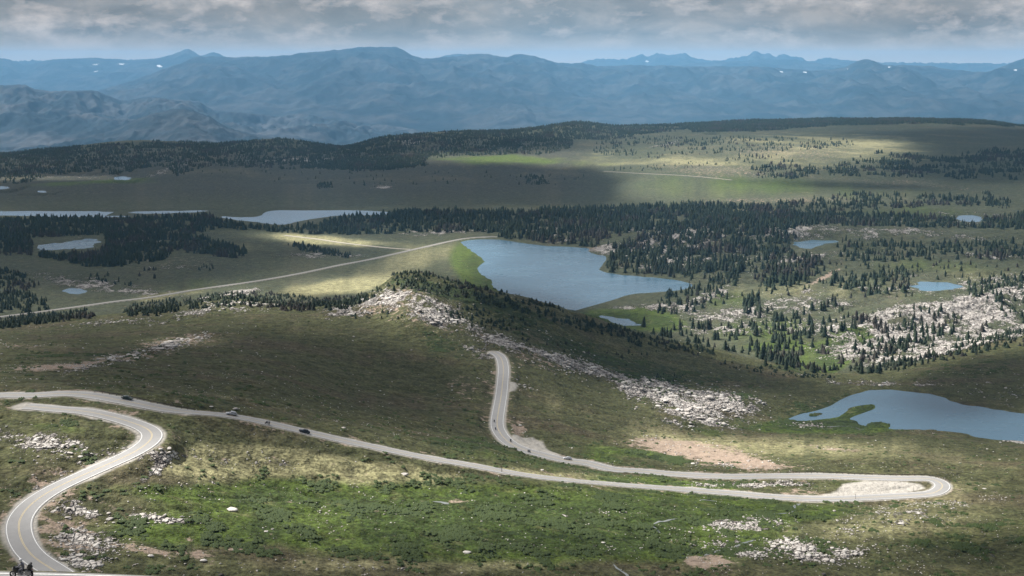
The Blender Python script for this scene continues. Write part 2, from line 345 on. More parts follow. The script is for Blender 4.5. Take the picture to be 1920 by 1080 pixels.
# ------------------------------------------------------------------ what grows where (ground colour patches, some with sun and shade painted in, fixed in the world)
U, V = proj(Xg, Yg, Zg)
FRONT = Yg < (CRESTY[None]+12)
wsc = np.clip(Yg/500, .5, 8)
WU = U + 16*fbm(Xg/(26*wsc), Yg/(26*wsc), 4, 51); WV = V + 9*fbm(Xg/(30*wsc), Yg/(30*wsc), 4, 53)
def blobs(lst, side, WU=WU, WV=WV, FR=None):
    M = np.zeros(WU.shape); fr = FRONT if FR is None else FR
    for b in lst:
        x, y, rx, ry, rot, s = b
        m = (np.abs(WU-x) < (rx+ry)*1.7) & (np.abs(WV-y) < (ry+rx*abs(math.sin(math.radians(rot))))*1.9)
        if side == 'f': m &= fr
        elif side == 'b': m &= ~fr
        if not m.any(): continue
        c, sn = math.cos(math.radians(rot)), math.sin(math.radians(rot)); du = WU[m]-x; dv = WV[m]-y
        q = ((du*c+dv*sn)/rx)**2+((-du*sn+dv*c)/ry)**2
        M[m] = M[m]+s*np.exp(-q**1.5*.8)
    return M
G_F = [(700, 965, 400, 60, 2, 1.1), (1120, 985, 340, 65, 2, 1.1), (930, 1020, 420, 35, 0, .5), (560, 925, 130, 22, 5, .5), (1250, 905, 150, 10, 2, .8), (1130, 862, 50, 10, 10, .8), (1020, 868, 130, 14, 8, .35),
       (860, 845, 110, 20, 8, .35), (1520, 960, 130, 16, -4, .7), (340, 925, 150, 16, 4, .5), (1570, 790, 90, 14, -4, 1.3), (1510, 800, 60, 14, 0, 1), (1615, 780, 40, 20, -30, 1.4), (900, 765, 50, 40, 0, .3), (1180, 850, 90, 9, 6, .9),
       (1420, 800, 60, 12, 0, .5), (1850, 1000, 180, 30, -6, .5), (1330, 950, 140, 30, 0, .6), (300, 1000, 220, 25, 0, .65), (1600, 905, 60, 5, 0, .5), (1320, 808, 50, 8, 10, .6), (1640, 800, 50, 12, 0, 1.3), (100, 800, 120, 14, 8, .5), (80, 870, 120, 20, 0, .3)]
G_B = [(905, 515, 40, 45, -35, 1.2), (870, 480, 30, 30, -40, .8), (1170, 595, 90, 14, 0, 1.2), (1225, 610, 60, 14, 0, 1.1), (1560, 665, 70, 26, -25, 1.9), (1600, 640, 50, 18, -30, 1.2), (1470, 650, 70, 8, 0, 1.0), (900, 298, 130, 9, 2, .7), (1300, 350, 200, 30, 0, .45),
       (1350, 560, 90, 20, 0, .5), (1450, 620, 120, 25, 0, .6), (1750, 500, 200, 16, 0, .45), (1480, 520, 90, 14, 0, .4), (1700, 400, 160, 14, 0, .5), (180, 342, 120, 6, -3, .9), (1750, 560, 150, 12, 0, .3), (400, 530, 150, 18, -6, .4), (1050, 300, 160, 14, 0, .4), (1250, 395, 90, 12, 0, .4), (1580, 355, 200, 18, 4, .4)]
P_F = [(100, 870, 200, 30, 0, .35), (250, 940, 120, 20, 0, .4), (520, 850, 120, 12, 8, .5), (560, 872, 230, 28, 6, 1.1), (700, 890, 140, 18, 2, .9), (390, 880, 90, 30, 0, .8), (1400, 835, 220, 24, 2, .65), (1050, 893, 170, 8, 6, .9), (1720, 850, 200, 24, 4, .45), (1750, 960, 220, 50, -6, .5), (1550, 1000, 200, 30, 0, .3), (1190, 800, 140, 26, 14, .5),
       (600, 620, 220, 30, 4, .25), (60, 655, 120, 14, 0, .4), (500, 1060, 300, 18, 0, .45), (850, 1060, 260, 20, 0, .35), (100, 790, 140, 12, 6, .55), (1000, 1055, 120, 10, -6, .5), (420, 770, 60, 10, 0, .3), (1020, 740, 70, 30, 30, .3), (1850, 905, 120, 10, -4, .3)]
P_B = [(610, 450, 130, 9, 4, 1.0), (760, 490, 120, 24, -15, .7), (1300, 355, 170, 22, 0, .35), (660, 535, 140, 14, -6, 1.0), (1480, 300, 220, 26, 0, .45), (1150, 300, 220, 12, 2, .5), (1650, 275, 220, 22, 4, .35), (1500, 545, 200, 20, 0, .5), (1560, 262, 240, 12, 0, .3), (320, 552, 90, 8, -8, .7), (1850, 515, 130, 20, 4, .5), (460, 465, 90, 14, 0, .5), (1420, 395, 60, 8, 0, .6)]
D_F = [(1330, 847, 110, 18, 8, 1.15), (1400, 868, 90, 10, 6, .95), (1240, 835, 70, 13, 4, .9), (330, 640, 80, 12, -8, .9), (215, 675, 100, 7, -8, .75), (60, 692, 110, 6, -4, .6), (140, 1000, 40, 60, -20, .8), (250, 1030, 140, 10, 4, .9), (440, 1028, 60, 3, -4, .8), (60, 885, 80, 26, -30, .4),
       (880, 725, 45, 26, 0, .45), (1010, 672, 90, 18, 22, .5), (1330, 1052, 45, 16, 10, 1.3), (1290, 1010, 90, 10, 0, .3), (700, 570, 110, 20, -10, .5), (790, 600, 100, 20, 15, .5), (1560, 840, 60, 4, 4, .9), (860, 940, 25, 4, 0, 1.0), (975, 808, 18, 14, 60, 1.0), (1500, 920, 60, 6, 2, .5), (100, 690, 60, 5, 0, .6), (450, 860, 140, 14, 4, .3), (50, 650, 60, 6, 0, .5)]
D_B = [(1545, 518, 35, 4, -28, 1.2), (1120, 470, 30, 6, 0, .8), (1480, 285, 140, 16, 0, .5), (1640, 310, 120, 12, 0, .25), (1450, 375, 180, 6, 0, .5), (1700, 345, 160, 5, 4, .4), (300, 490, 160, 12, 0, .3), (1350, 320, 130, 12, 3, .5), (720, 352, 24, 6, 0, .5)]
R_F = [(780, 560, 90, 30, 10, .45), (700, 575, 100, 16, -6, .35), (240, 925, 100, 12, -10, .4), (400, 900, 160, 14, 4, .3), (180, 1010, 60, 30, 0, .5), (700, 1070, 200, 8, 0, .4), (560, 960, 200, 30, 0, .15), (1150, 1030, 200, 16, 0, .2), (1250, 740, 120, 20, 12, .3), (1090, 690, 70, 14, 20, .45), (70, 828, 90, 26, 12, .85), (170, 842, 90, 14, 10, .6), (230, 850, 40, 24, -40, .6), (305, 848, 30, 34, -50, .75), (290, 878, 60, 8, -40, .7), (205, 966, 80, 13, 3, 1.0), (310, 972, 70, 6, 4, .9), (1300, 755, 130, 34, 10, 1.0), (1210, 728, 60, 20, 10, .8), (1380, 750, 60, 22, 0, .7), (1290, 790, 90, 16, 6, .7),
       (1020, 676, 80, 20, 22, .7), (870, 615, 80, 16, 22, .6), (940, 640, 60, 10, 20, .45), (790, 580, 100, 26, 12, .6), (690, 575, 90, 14, -10, .7), (450, 573, 100, 12, 0, .95), (330, 592, 110, 8, -6, .6), (300, 652, 130, 8, -14, .85), (170, 690, 110, 5, -12, .55), (1390, 982, 90, 15, -4, 1.05), (1480, 1030, 130, 20, 4, 1.0), (1380, 908, 80, 5, 1, 1.1), (1480, 906, 70, 5, 0, .8),
       (1700, 958, 170, 14, -8, .55), (1640, 990, 170, 8, -8, .5), (1880, 745, 120, 40, 12, .4), (1700, 722, 60, 5, 0, .7), (1600, 716, 80, 6, 0, .5), (430, 862, 150, 8, 6, .45), (130, 985, 30, 80, -20, .5), (150, 1055, 60, 20, 0, .45), (340, 1050, 220, 16, 0, .3), (1330, 870, 90, 5, 5, .5), (1050, 640, 80, 10, 25, .5), (1130, 700, 120, 12, 20, .4),
       (250, 605, 150, 6, -4, .5), (1540, 710, 120, 5, 8, .4), (100, 610, 90, 5, 0, .3), (60, 1030, 40, 60, 0, .2), (120, 900, 80, 18, -30, .35), (660, 912, 160, 3, 2, .5), (910, 912, 60, 4, 10, .7), (1140, 964, 70, 4, -4, .7), (1910, 828, 40, 6, 8, 1.1), (1530, 800, 60, 6, 4, .6), (1740, 810, 40, 3, 4, .6), (700, 990, 500, 60, 0, .06), (1650, 1040, 300, 30, 0, .25), (480, 700, 80, 6, 0, .2), (560, 770, 80, 5, 10, .15), (880, 655, 60, 14, 20, .6), (980, 715, 50, 10, 40, .5)]
R_B = [(1850, 600, 120, 30, -14, .5), (1700, 610, 120, 30, -14, .4), (1450, 610, 160, 20, 0, .35), (1330, 590, 90, 10, 0, .5), (1560, 620, 90, 14, 0, .4), (1850, 520, 90, 10, 0, .3), (1300, 465, 160, 30, 0, .5), (1420, 430, 140, 18, 0, .45), (1380, 500, 90, 20, 0, .4), (1250, 490, 60, 12, 0, .6), (860, 425, 160, 8, 0, .5), (250, 440, 200, 14, 0, .4), (1700, 415, 200, 8, 0, .5), (420, 300, 260, 14, 0, .4), (900, 270, 200, 12, 0, .4), (1560, 480, 120, 10, 0, .5), (1450, 560, 120, 12, 0, .5), (1780, 540, 120, 10, -10, .7), (1650, 540, 60, 8, 0, .6), (1760, 620, 190, 34, -14, .72), (1600, 655, 110, 20, 0, .55), (1870, 555, 110, 18, -14, 1.0), (1860, 640, 120, 14, -14, 1.1), (1680, 590, 120, 16, -10, .8), (1500, 575, 130, 12, -4, .6), (1330, 555, 50, 12, -20, .9), (1150, 472, 45, 9, 0, 1.0), (1060, 433, 90, 12, 0, .75), (1035, 452, 50, 6, 0, .8), (1215, 505, 60, 6, 0, .8), (1260, 450, 90, 20, -10, .6), (1200, 430, 60, 8, 0, .6), (1480, 435, 60, 14, 10, .8), (1700, 437, 190, 7, 3, .8), (1500, 488, 40, 5, -10, .9), (1620, 445, 40, 8, 0, .6), (1870, 480, 90, 5, 5, .8),
       (140, 530, 130, 16, 8, .6), (260, 545, 120, 10, 6, .6), (610, 477, 70, 6, 0, .95), (830, 434, 130, 3, 0, .9), (790, 440, 60, 3, 0, .6), (440, 552, 60, 10, -10, 1.0), (270, 452, 40, 4, 0, .9), (330, 500, 70, 6, 0, .5), (310, 322, 40, 6, -20, .7), (640, 302, 90, 5, 0, .5), (770, 266, 24, 4, 0, 1.0), (130, 330, 140, 5, 0, .5), (1280, 295, 120, 6, 0, .3), (1240, 272, 40, 3, -12, 1.0), (1190, 580, 90, 5, 0, .7), (1250, 575, 60, 8, 0, .7), (1340, 620, 90, 10, 0, .6), (720, 352, 14, 3, 0, 1.5), (1400, 590, 120, 20, 0, .3), (1820, 400, 100, 6, 0, .5), (1450, 400, 120, 4, 0, .6), (1100, 395, 120, 3, 0, .5), (550, 300, 60, 4, 0, .5), (1640, 245, 200, 3, 0, .3), (1560, 545, 90, 8, 0, .5), (1680, 520, 70, 8, 0, .5), (1720, 670, 90, 10, -8, .8)]
S_F = [(1530, 770, 70, 12, -20, .7), (1580, 795, 80, 6, 0, .5), (1500, 760, 40, 8, -20, .5), (1225, 714, 50, 12, 5, 1.0), (830, 545, 110, 14, 12, .8), (940, 575, 110, 12, 18, .8), (1390, 745, 25, 8, 0, .8), (930, 530, 60, 10, 15, .6), (880, 835, 80, 9, 5, .8), (1150, 690, 120, 20, 22, .5), (1270, 700, 140, 12, 10, .5), (1010, 625, 120, 14, 22, .6), (1240, 860, 60, 5, 5, 1.0), (1330, 870, 20, 3, 0, .5), (1600, 792, 70, 6, 0, .8), (250, 757, 90, 4, 8, .7), (840, 650, 60, 14, 20, .6), (420, 755, 120, 5, 4, .5), (150, 668, 120, 5, 0, .4), (1830, 1020, 150, 10, -5, .6), (1120, 1010, 180, 5, 3, .5), (640, 972, 120, 6, 6, .4), (1500, 940, 60, 4, 3, .6), (300, 985, 90, 5, 0, .4), (1550, 690, 120, 8, 0, .6), (1850, 680, 120, 20, -15, .4), (900, 1000, 300, 8, -2, .35), (1620, 760, 14, 10, 0, .3)]
rock0 = blobs(R_F, 'f')+blobs(R_B, 'b')
ledge = np.clip(rock0-.25, 0, 1)*sstep(RD, 9, 20)*sstep(Yg, 700, 850)*(1-sstep(Yg, 3000, 4000))
for _, zl_, P_ in water_polys[:12]: ledge = ledge*sstep(np.abs(Zg-zl_)+(np.hypot(Xg-P_[:, 0].mean(), Yg-P_[:, 1].mean()) > np.ptp(P_[:, 1])+60)*9, .6, 3)
Zg += ledge*(3.6*fbm((Xg+.5*Yg)/34, (Yg-.4*Xg)/16, 4, 77, True)+1.2*fbm(Xg/9, Yg/6, 3, 79))*np.clip(Yg/1200, .6, 1.6)
green = blobs(G_F, 'f')+blobs(G_B, 'b'); pale = blobs(P_F, 'f')+blobs(P_B, 'b')
dirt = blobs(D_F, 'f')+blobs(D_B, 'b'); rock = rock0*np.where(FRONT, 1.0, 1.02); shrub = blobs(S_F, 'f')
rock = rock*np.clip(.85+1.1*fbm(Xg/38, Yg/48, 4, 67)+.5*fbm(Xg/11, Yg/16, 3, 69), 0, 1.25)
n1 = fbm(Xg/(30*wsc), Yg/(30*wsc), 5, 61); n2 = fbm(Xg/(9*wsc), Yg/(9*wsc), 4, 63); n3 = fbm(Xg/120, Yg/60, 4, 65)
def C(*c): return np.array(c, float)
OLIVE, BROWN, GREEN, DGREEN, PALE = C(.060, .064, .028), C(.076, .063, .038), C(.055, .086, .014), C(.026, .043, .011), C(.25, .235, .125)
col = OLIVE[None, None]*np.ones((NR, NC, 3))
def lay(mask, c):
    global col
    m = np.clip(mask, 0, 1)[..., None]; col = col*(1-m)+c*m
lay(sstep(n3+.35*n2, -.05, .45)*.8, BROWN)
lay((~FRONT)*.75, C(.050, .059, .038)); lay(sstep(Yg, 3400, 3900)*(1-sstep(Yg, 4700, 5600))*sstep(-Xg/Yg, -.09, -.03)*.7, C(.036, .037, .033)); lay((~FRONT)*sstep(n1, 0, .4)*.5, C(.095, .085, .055))  # far plain painted darker, deepening its cloud shade in the colour
lay(sstep(pale+.5*n1+.25*n2, .25, 1.0)*.85, PALE)  # dry grass, with sunlit patches painted in pale
lay(sstep(green+.45*n1+.3*n2, .25, .85)*.9, GREEN)
lay(sstep(green*.8-.9*n1+.5*n2, .75, 1.15)*.75, DGREEN)
n4 = fbm(Xg/22, Yg/9, 4, 73); n5 = fbm(Xg/5, Yg/4, 3, 75)
lay(sstep(n4, .12, .5)*.55*sstep(n3, .3, -.3), C(.038, .046, .018)); lay(sstep(-n4+.4*n5, .2, .6)*.45, C(.135, .125, .060))
lay(sstep(n1*.6-n2, .30, .6)*.35, C(.035, .042, .020)); lay(sstep(n5, .25, .6)*.35, C(.040, .044, .022))
kr = np.select([RK == 1, RK == 2, RK == 3], [1., .9, 0.3], 0)
sh = (RK > 0)*(1-sstep(RD+1.8*n2+1.0*n1, 4.3, 6.2))*kr
shr = (RK == 1)*(1-sstep(RD+4*n2, 5, 15))*.5
bare = np.clip(np.maximum(dirt, 0), 0, 1.5)
# gravel turnouts
TURN = [(1520, 933), (1570, 921), (1580, 908), (1620, 902), (1680, 902), (1725, 908), (1735, 916), (1700, 924), (1640, 931), (1580, 936)]
TURN2 = [(962, 815), (1000, 820), (1018, 828), (1025, 842), (1052, 854), (1040, 860), (1000, 848), (970, 835), (955, 822)]
TURN3 = [(955, 716), (966, 717), (972, 724), (965, 733), (953, 736)]
TURN4 = [(50, 761), (100, 761), (150, 765), (190, 772), (150, 774), (90, 770), (60, 765)]
gravel = sh.copy()
for T in (TURN, TURN2, TURN3, TURN4):
    P = hit([p[0] for p in T], [p[1] for p in T])[:, :2]; d = sdist(P, Xg, Yg) if False else None
    x0, y0 = P.min(0)-6; x1, y1 = P.max(0)+6; m = (Xg > x0) & (Xg < x1) & (Yg > y0) & (Yg < y1)
    gravel[m] = np.maximum(gravel[m], 1-sstep(sdist(P, Xg[m], Yg[m]), -1.2, 1.2))

def mesh_grid(name, X, Y, Z, attrs, mat, kind='structure'):
    nr, nc = X.shape; me = bpy.data.meshes.new(name)
    me.vertices.add(nr*nc); me.vertices.foreach_set('co', np.stack([X, Y, Z], -1).astype(np.float32).ravel())
    i = (np.arange(nr-1)[:, None]*nc+np.arange(nc-1)[None]).ravel()
    q = np.stack([i, i+1, i+nc+1, i+nc], 1).astype(np.int32)
    me.loops.add(q.size); me.loops.foreach_set('vertex_index', q.ravel())
    me.polygons.add(len(q)); me.polygons.foreach_set('loop_start', np.arange(0, q.size, 4, dtype=np.int32))
    me.polygons.foreach_set('use_smooth', np.ones(len(q), bool))
    for an, arr in attrs.items():
        at = me.attributes.new(an, 'FLOAT_COLOR', 'POINT')
        b = np.ones((nr*nc, 4), np.float32); b[:, :3] = arr.reshape(-1, 3); at.data.foreach_set('color', b.ravel())
    me.update(calc_edges=True); me.materials.append(mat)
    o = bpy.data.objects.new(name, me); COL.objects.link(o); o['kind'] = kind; return o

# ------------------------------------------------------------------ materials
class NT:
    def __init__(s, name):
        s.m = bpy.data.materials.new(name); s.m.use_nodes = True; s.t = s.m.node_tree; s.t.nodes.clear()
        s.out = s.n('ShaderNodeOutputMaterial'); s.b = s.n('ShaderNodeBsdfPrincipled'); s.l(s.b.outputs[0], s.out.inputs[0])
    def n(s, t): return s.t.nodes.new(t)
    def l(s, a, b): s.t.links.new(a, b)
    def pos(s): return s.n('ShaderNodeNewGeometry').outputs['Position']
    def noise(s, vec, scale, det=3, rough=.55):
        n = s.n('ShaderNodeTexNoise'); n.inputs['Scale'].default_value = scale; n.inputs['Detail'].default_value = det; n.inputs['Roughness'].default_value = rough
        s.l(vec, n.inputs['Vector']); return n.outputs[0]
    def rng(s, v, a, b, c=0., d=1.):
        r = s.n('ShaderNodeMapRange'); r.interpolation_type = 'SMOOTHSTEP'
        for k, x in zip((1, 2, 3, 4), (a, b, c, d)): r.inputs[k].default_value = x
        s.l(v, r.inputs[0]); return r.outputs[0]
    def math(s, op, a, b):
        m = s.n('ShaderNodeMath'); m.operation = op
        for i, x in enumerate((a, b)):
            if isinstance(x, (int, float)): m.inputs[i].default_value = x
            else: s.l(x, m.inputs[i])
        return m.outputs[0]
    def mix(s, f, a, b, mode='MIX'):
        m = s.n('ShaderNodeMix'); m.data_type = 'RGBA'; m.blend_type = mode
        for i, x in ((0, f), (6, a), (7, b)):
            if isinstance(x, (int, float)): m.inputs[i].default_value = x
            elif isinstance(x, tuple): m.inputs[i].default_value = (*x, 1)
            else: s.l(x, m.inputs[i])
        return m.outputs[2]
    def attr(s, n):
        a = s.n('ShaderNodeAttribute'); a.attribute_name = n; return a
    def bump(s, h, st, dist):
        b = s.n('ShaderNodeBump'); b.inputs['Strength'].default_value = st; b.inputs['Distance'].default_value = dist
        s.l(h, b.inputs['Height']); s.l(b.outputs[0], s.b.inputs['Normal']); return b
def simple(name, c, rough=.6, metal=0., spec=.5, var=.15, scale=3.):
    t = NT(name); n = t.noise(t.n('ShaderNodeTexCoord').outputs['Object'], scale, 3)
    k = t.rng(n, .3, .7, 1-var, 1+var)
    cc = t.n('ShaderNodeVectorMath'); cc.operation = 'SCALE'; cc.inputs[0].default_value = c; t.l(k, cc.inputs['Scale'])
    t.l(cc.outputs[0], t.b.inputs['Base Color']); t.b.inputs['Roughness'].default_value = rough
    t.b.inputs['Metallic'].default_value = metal; t.b.inputs['Specular IOR Level'].default_value = spec; return t.m

def ground_material():
    t = NT('ground'); p = t.pos(); col = t.attr('Col').outputs['Color']
    ms = t.n('ShaderNodeSeparateColor'); t.l(t.attr('Msk').outputs['Color'], ms.inputs[0])
    R, D, S = ms.outputs[0], ms.outputs[1], ms.outputs[2]
    m2 = t.n('ShaderNodeSeparateColor'); t.l(t.attr('Msk2').outputs['Color'], m2.inputs[0]); G, FAR = m2.outputs[0], m2.outputs[1]
    # streched noise coordinates grow with distance so that detail stays about as fine as the eye resolves it
    f1 = t.noise(p, .55, 4, .6); f2 = t.noise(p, .12, 4, .6); f3 = t.noise(p, 1.7, 2, .6)
    v = t.math('ADD', t.rng(f1, .30, .70, .52, 1.48), 0.0)
    v = t.math('MULTIPLY', v, t.rng(f2, .3, .7, .7, 1.3))
    sc = t.n('ShaderNodeVectorMath'); sc.operation = 'SCALE'; t.l(col, sc.inputs[0]); t.l(v, sc.inputs['Scale'])
    c = sc.outputs[0]
    # straw coloured tufts
    c = t.mix(t.math('MULTIPLY', t.rng(f3, .55, .7), .35), c, (.13, .12, .055))
    # dark low shrubs
    sn = t.math('ADD', t.noise(p, .16, 4, .65), t.math('MULTIPLY', S, .34))
    c = t.mix(t.math('MULTIPLY', t.rng(sn, .66, .72), .9), c, (.022, .034, .012))
    # bare pinkish soil
    dn = t.math('ADD', t.math('SUBTRACT', t.math('MULTIPLY', t.noise(p, .13, 6, .75), 1.7), .40), t.math('MULTIPLY', D, .36))
    dc = t.mix(f1, (.19, .135, .10), (.42, .335, .27))
    c = t.mix(t.math('MULTIPLY', t.rng(dn, .66, .82), .9), c, dc)
    # pale granite showing through
    sh = t.n('ShaderNodeVectorMath'); sh.operation = 'MULTIPLY'; sh.inputs[1].default_value = (1, .6, 1.2); t.l(p, sh.inputs[0])
    r1 = t.noise(sh.outputs[0], .075, 6, .72); r2 = t.noise(sh.outputs[0], .42, 4, .65)
    rn = t.math('ADD', t.math('MULTIPLY', t.math('ADD', t.math('MULTIPLY', r1, .55), t.math('MULTIPLY', r2, .45)), 1.0), t.math('MULTIPLY', R, .20))
    rm = t.rng(rn, .635, .675)
    vo = t.n('ShaderNodeTexVoronoi'); vo.feature = 'DISTANCE_TO_EDGE'; vo.inputs['Scale'].default_value = .45; t.l(sh.outputs[0], vo.inputs['Vector'])
    crack = t.rng(vo.outputs[0], .0, .14, .45, 1.)
    rc = t.mix(t.rng(t.noise(p, .2, 5, .65), .35, .62), (.15, .13, .12), (.62, .585, .54))
    rs = t.n('ShaderNodeVectorMath'); rs.operation = 'SCALE'; t.l(rc, rs.inputs[0]); t.l(crack, rs.inputs['Scale'])
    c = t.mix(rm, c, rs.outputs[0])
    gr = t.mix(t.noise(p, .5, 4, .7), (.25, .235, .205), (.46, .435, .395))
    c = t.mix(G, c, gr)
    t.l(c, t.b.inputs['Base Color']); t.b.inputs['Roughness'].default_value = .95; t.b.inputs['Specular IOR Level'].default_value = .15
    h = t.math('ADD', t.math('MULTIPLY', f1, .5), t.math('MULTIPLY', t.math('MULTIPLY', rm, t.math('ADD', r2, crack)), 1.6))
    h = t.math('ADD', h, t.math('MULTIPLY', t.noise(p, .18, 4, .6), 1.6))
    t.bump(h, 1.0, 1.3)
    return t.m
MAT_G = ground_material()
msk = np.stack([np.clip(rock, 0, 1.6), np.clip(bare+shr, 0, 1.6), np.clip(shrub, 0, 1.6)], -1)
msk2 = np.stack([gravel, sstep(Yg, 7800, 12000), gravel*0], -1)
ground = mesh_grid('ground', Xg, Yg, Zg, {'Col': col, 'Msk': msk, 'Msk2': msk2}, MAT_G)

def water_material(name='water', a=(.065, .13, .19), b=(.09, .165, .225), rg=(.16, .30)):
    t = NT(name); p = t.pos()
    sh = t.n('ShaderNodeVectorMath'); sh.operation = 'MULTIPLY'; sh.inputs[1].default_value = (.6, 1.0, 1); t.l(p, sh.inputs[0])
    n = t.noise(sh.outputs[0], .9, 4, .7); n2 = t.noise(sh.outputs[0], .02, 3, .6)
    t.l(t.mix(n2, a, b), t.b.inputs['Base Color'])
    t.l(t.rng(n2, .35, .65, *rg), t.b.inputs['Roughness']); t.b.inputs['IOR'].default_value = 1.33
    t.bump(n, .35, .35); return t.m
MAT_W = water_material(); MAT_W2 = water_material('glint_water', (.09, .17, .26), (.14, .24, .34), (.05, .12)); MAT_S = water_material('stream_water', (.12, .14, .13), (.24, .25, .24), (.08, .2))  # far lakes: glint painted in as a paler base colour
def flat_poly(name, P, z, mat, zs=None):
    me = bpy.data.meshes.new(name); tri = tessellate_polygon([[Vector((x, y, 0)) for x, y in P]])
    vs = [(x, y, z if zs is None else zs[i]) for i, (x, y) in enumerate(P)]
    me.from_pydata(vs, [], [tuple(t) for t in tri]); me.materials.append(mat); me.update()
    bm = bmesh.new(); bm.from_mesh(me); bmesh.ops.recalc_face_normals(bm, faces=bm.faces)
    if bm.faces and sum(f.normal.z for f in bm.faces) < 0: bmesh.ops.reverse_faces(bm, faces=bm.faces)
    bm.to_mesh(me); bm.free()
    o = bpy.data.objects.new(name, me); COL.objects.link(o); return o
def grow(P, d):
    a = np.roll(P, -1, 0)-np.roll(P, 1, 0); n = np.stack([a[:, 1], -a[:, 0]], 1); n /= np.linalg.norm(n, axis=1)[:, None]+1e-9
    area = .5*np.sum(P[:, 0]*np.roll(P[:, 1], -1)-np.roll(P[:, 0], -1)*P[:, 1])
    return P+n*d*(1 if area > 0 else -1)
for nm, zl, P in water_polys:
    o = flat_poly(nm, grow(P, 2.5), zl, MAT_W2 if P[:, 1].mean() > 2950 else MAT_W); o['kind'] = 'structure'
# small pools and trickles in the meadow
def draped(name, cl, w, mat, lift=.06, px=True, kind='structure', step=1.2):
    P = hit([p[0] for p in cl], [p[1] for p in cl]); P = catmull(P, step)
    P[:, 0] += .5*fbm(P[:, 0]/4, P[:, 1]/4, 3, 71); d = np.gradient(P[:, :2], axis=0); d /= np.linalg.norm(d, axis=1)[:, None]+1e-9
    n = np.stack([-d[:, 1], d[:, 0]], 1); ww = w*(1+1.3*fbm(np.arange(len(P))/5, np.zeros(len(P)), 3, 5))
    ww[0] *= .2; ww[-1] *= .2
    vs = []
    for k in (-1, -.33, .33, 1):
        q = P[:, :2]+n*(ww*k/2)[:, None]; vs.append(np.stack([q[:, 0], q[:, 1], ground_z(q[:, 0], q[:, 1])+lift], 1))
    G = np.stack(vs, 1); nr = len(P)
    me = bpy.data.meshes.new(name); me.from_pydata([tuple(v) for v in G.reshape(-1, 3)], [], [(r*4+c, r*4+c+1, r*4+c+5, r*4+c+4) for r in range(nr-1) for c in range(3)])
    me.materials.append(mat); me.polygons.foreach_set('use_smooth', [True]*len(me.polygons)); me.update()
    o = bpy.data.objects.new(name, me); COL.objects.link(o); o['kind'] = kind; return o
draped('stream', [(1270, 973), (1250, 977), (1232, 980), (1222, 986), (1232, 992), (1238, 1000)], 1.0, MAT_S, .12)
draped('stream', [(1415, 1012), (1390, 1020), (1360, 1030), (1335, 1036), (1322, 1042)], 1.3, MAT_S, .12)
draped('stream', [(1150, 1058), (1160, 1068), (1175, 1078), (1190, 1090)], 1.0, MAT_S, .12)
draped('stream', [(1500, 944), (1488, 953), (1478, 962), (1440, 963)], 1.2, MAT_S, .12)
draped('pond', [(812, 941), (826, 942), (842, 946)], 2.4, MAT_S, .14)
draped('pond', [(1312, 938), (1325, 938), (1342, 940)], 3.6, MAT_S, .14)
draped('stream', [(1620, 806), (1590, 800), (1550, 800)], 1.2, MAT_S, .12)

# ------------------------------------------------------------------ road surfaces
def asphalt(name, a, b, rough=.62):
    t = NT(name); p = t.pos(); n = t.noise(p, .22, 4, .6); n2 = t.noise(p, 2.2, 3, .6)
    c = t.mix(n, a, b); c = t.mix(t.math('MULTIPLY', t.rng(n2, .5, .7), .25), c, tuple(x*.75 for x in a))
    t.l(c, t.b.inputs['Base Color']); t.b.inputs['Roughness'].default_value = rough; t.b.inputs['Specular IOR Level'].default_value = .4; return t.m
M_AS = asphalt('asphalt', (.225, .223, .220), (.315, .31, .30)); M_DT = asphalt('dirt_road', (.30, .27, .22), (.42, .39, .33), .9)
M_VR = asphalt('old_asphalt', (.20, .19, .175), (.27, .26, .235))
M_WH = simple('white_paint', (.78, .78, .76), .6); M_YE = simple('yellow_paint', (.58, .46, .24), .6)
def ribbon(name, R, offs, lift, mat, parent=None, kind='structure'):
    d = np.gradient(R[:, :2], axis=0); d /= np.linalg.norm(d, axis=1)[:, None]+1e-9; n = np.stack([-d[:, 1], d[:, 0]], 1)
    vs = [np.column_stack([R[:, :2]+n*o, R[:, 2]+lift-.02*abs(o)*0]) for o in offs]
    G = np.stack(vs, 1); k = len(offs); nr = len(R)
    me = bpy.data.meshes.new(name); me.from_pydata([tuple(v) for v in G.reshape(-1, 3)], [], [(r*k+c+1, r*k+c, r*k+c+k, r*k+c+k+1) for r in range(nr-1) for c in range(k-1)])
    me.materials.append(mat); me.update(); o = bpy.data.objects.new(name, me); COL.objects.link(o)
    if parent: o.parent = parent
    else: o['kind'] = kind
    return o
for nm, lift in (('main', 0.), ('loop', .01), ('near', .02)):
    R = ROADS[nm]; rd = ribbon('road', R, (-4.1, -2, 0, 2, 4.1), lift, M_AS)
    for s in (-1, 1):
        ribbon('edge_line', R, (s*3.62-.10, s*3.62+.10), lift+.02, M_WH, rd)
        ribbon('center_line', R, (s*.17-.07, s*.17+.07), lift+.02, M_YE, rd)
ribbon('road', ROADS['valley'], (-4.3, 0, 4.3), .1, M_VR)
ribbon('dirt_track', ROADS['track'], (-3.6, 0, 3.6), .1, M_DT)
ribbon('dirt_track', ROADS['trail'], (-3.2, 0, 3.2), .15, M_DT)
ribbon('dirt_track', ROADS['trail2'], (-5.2, 0, 5.2), .15, M_DT)

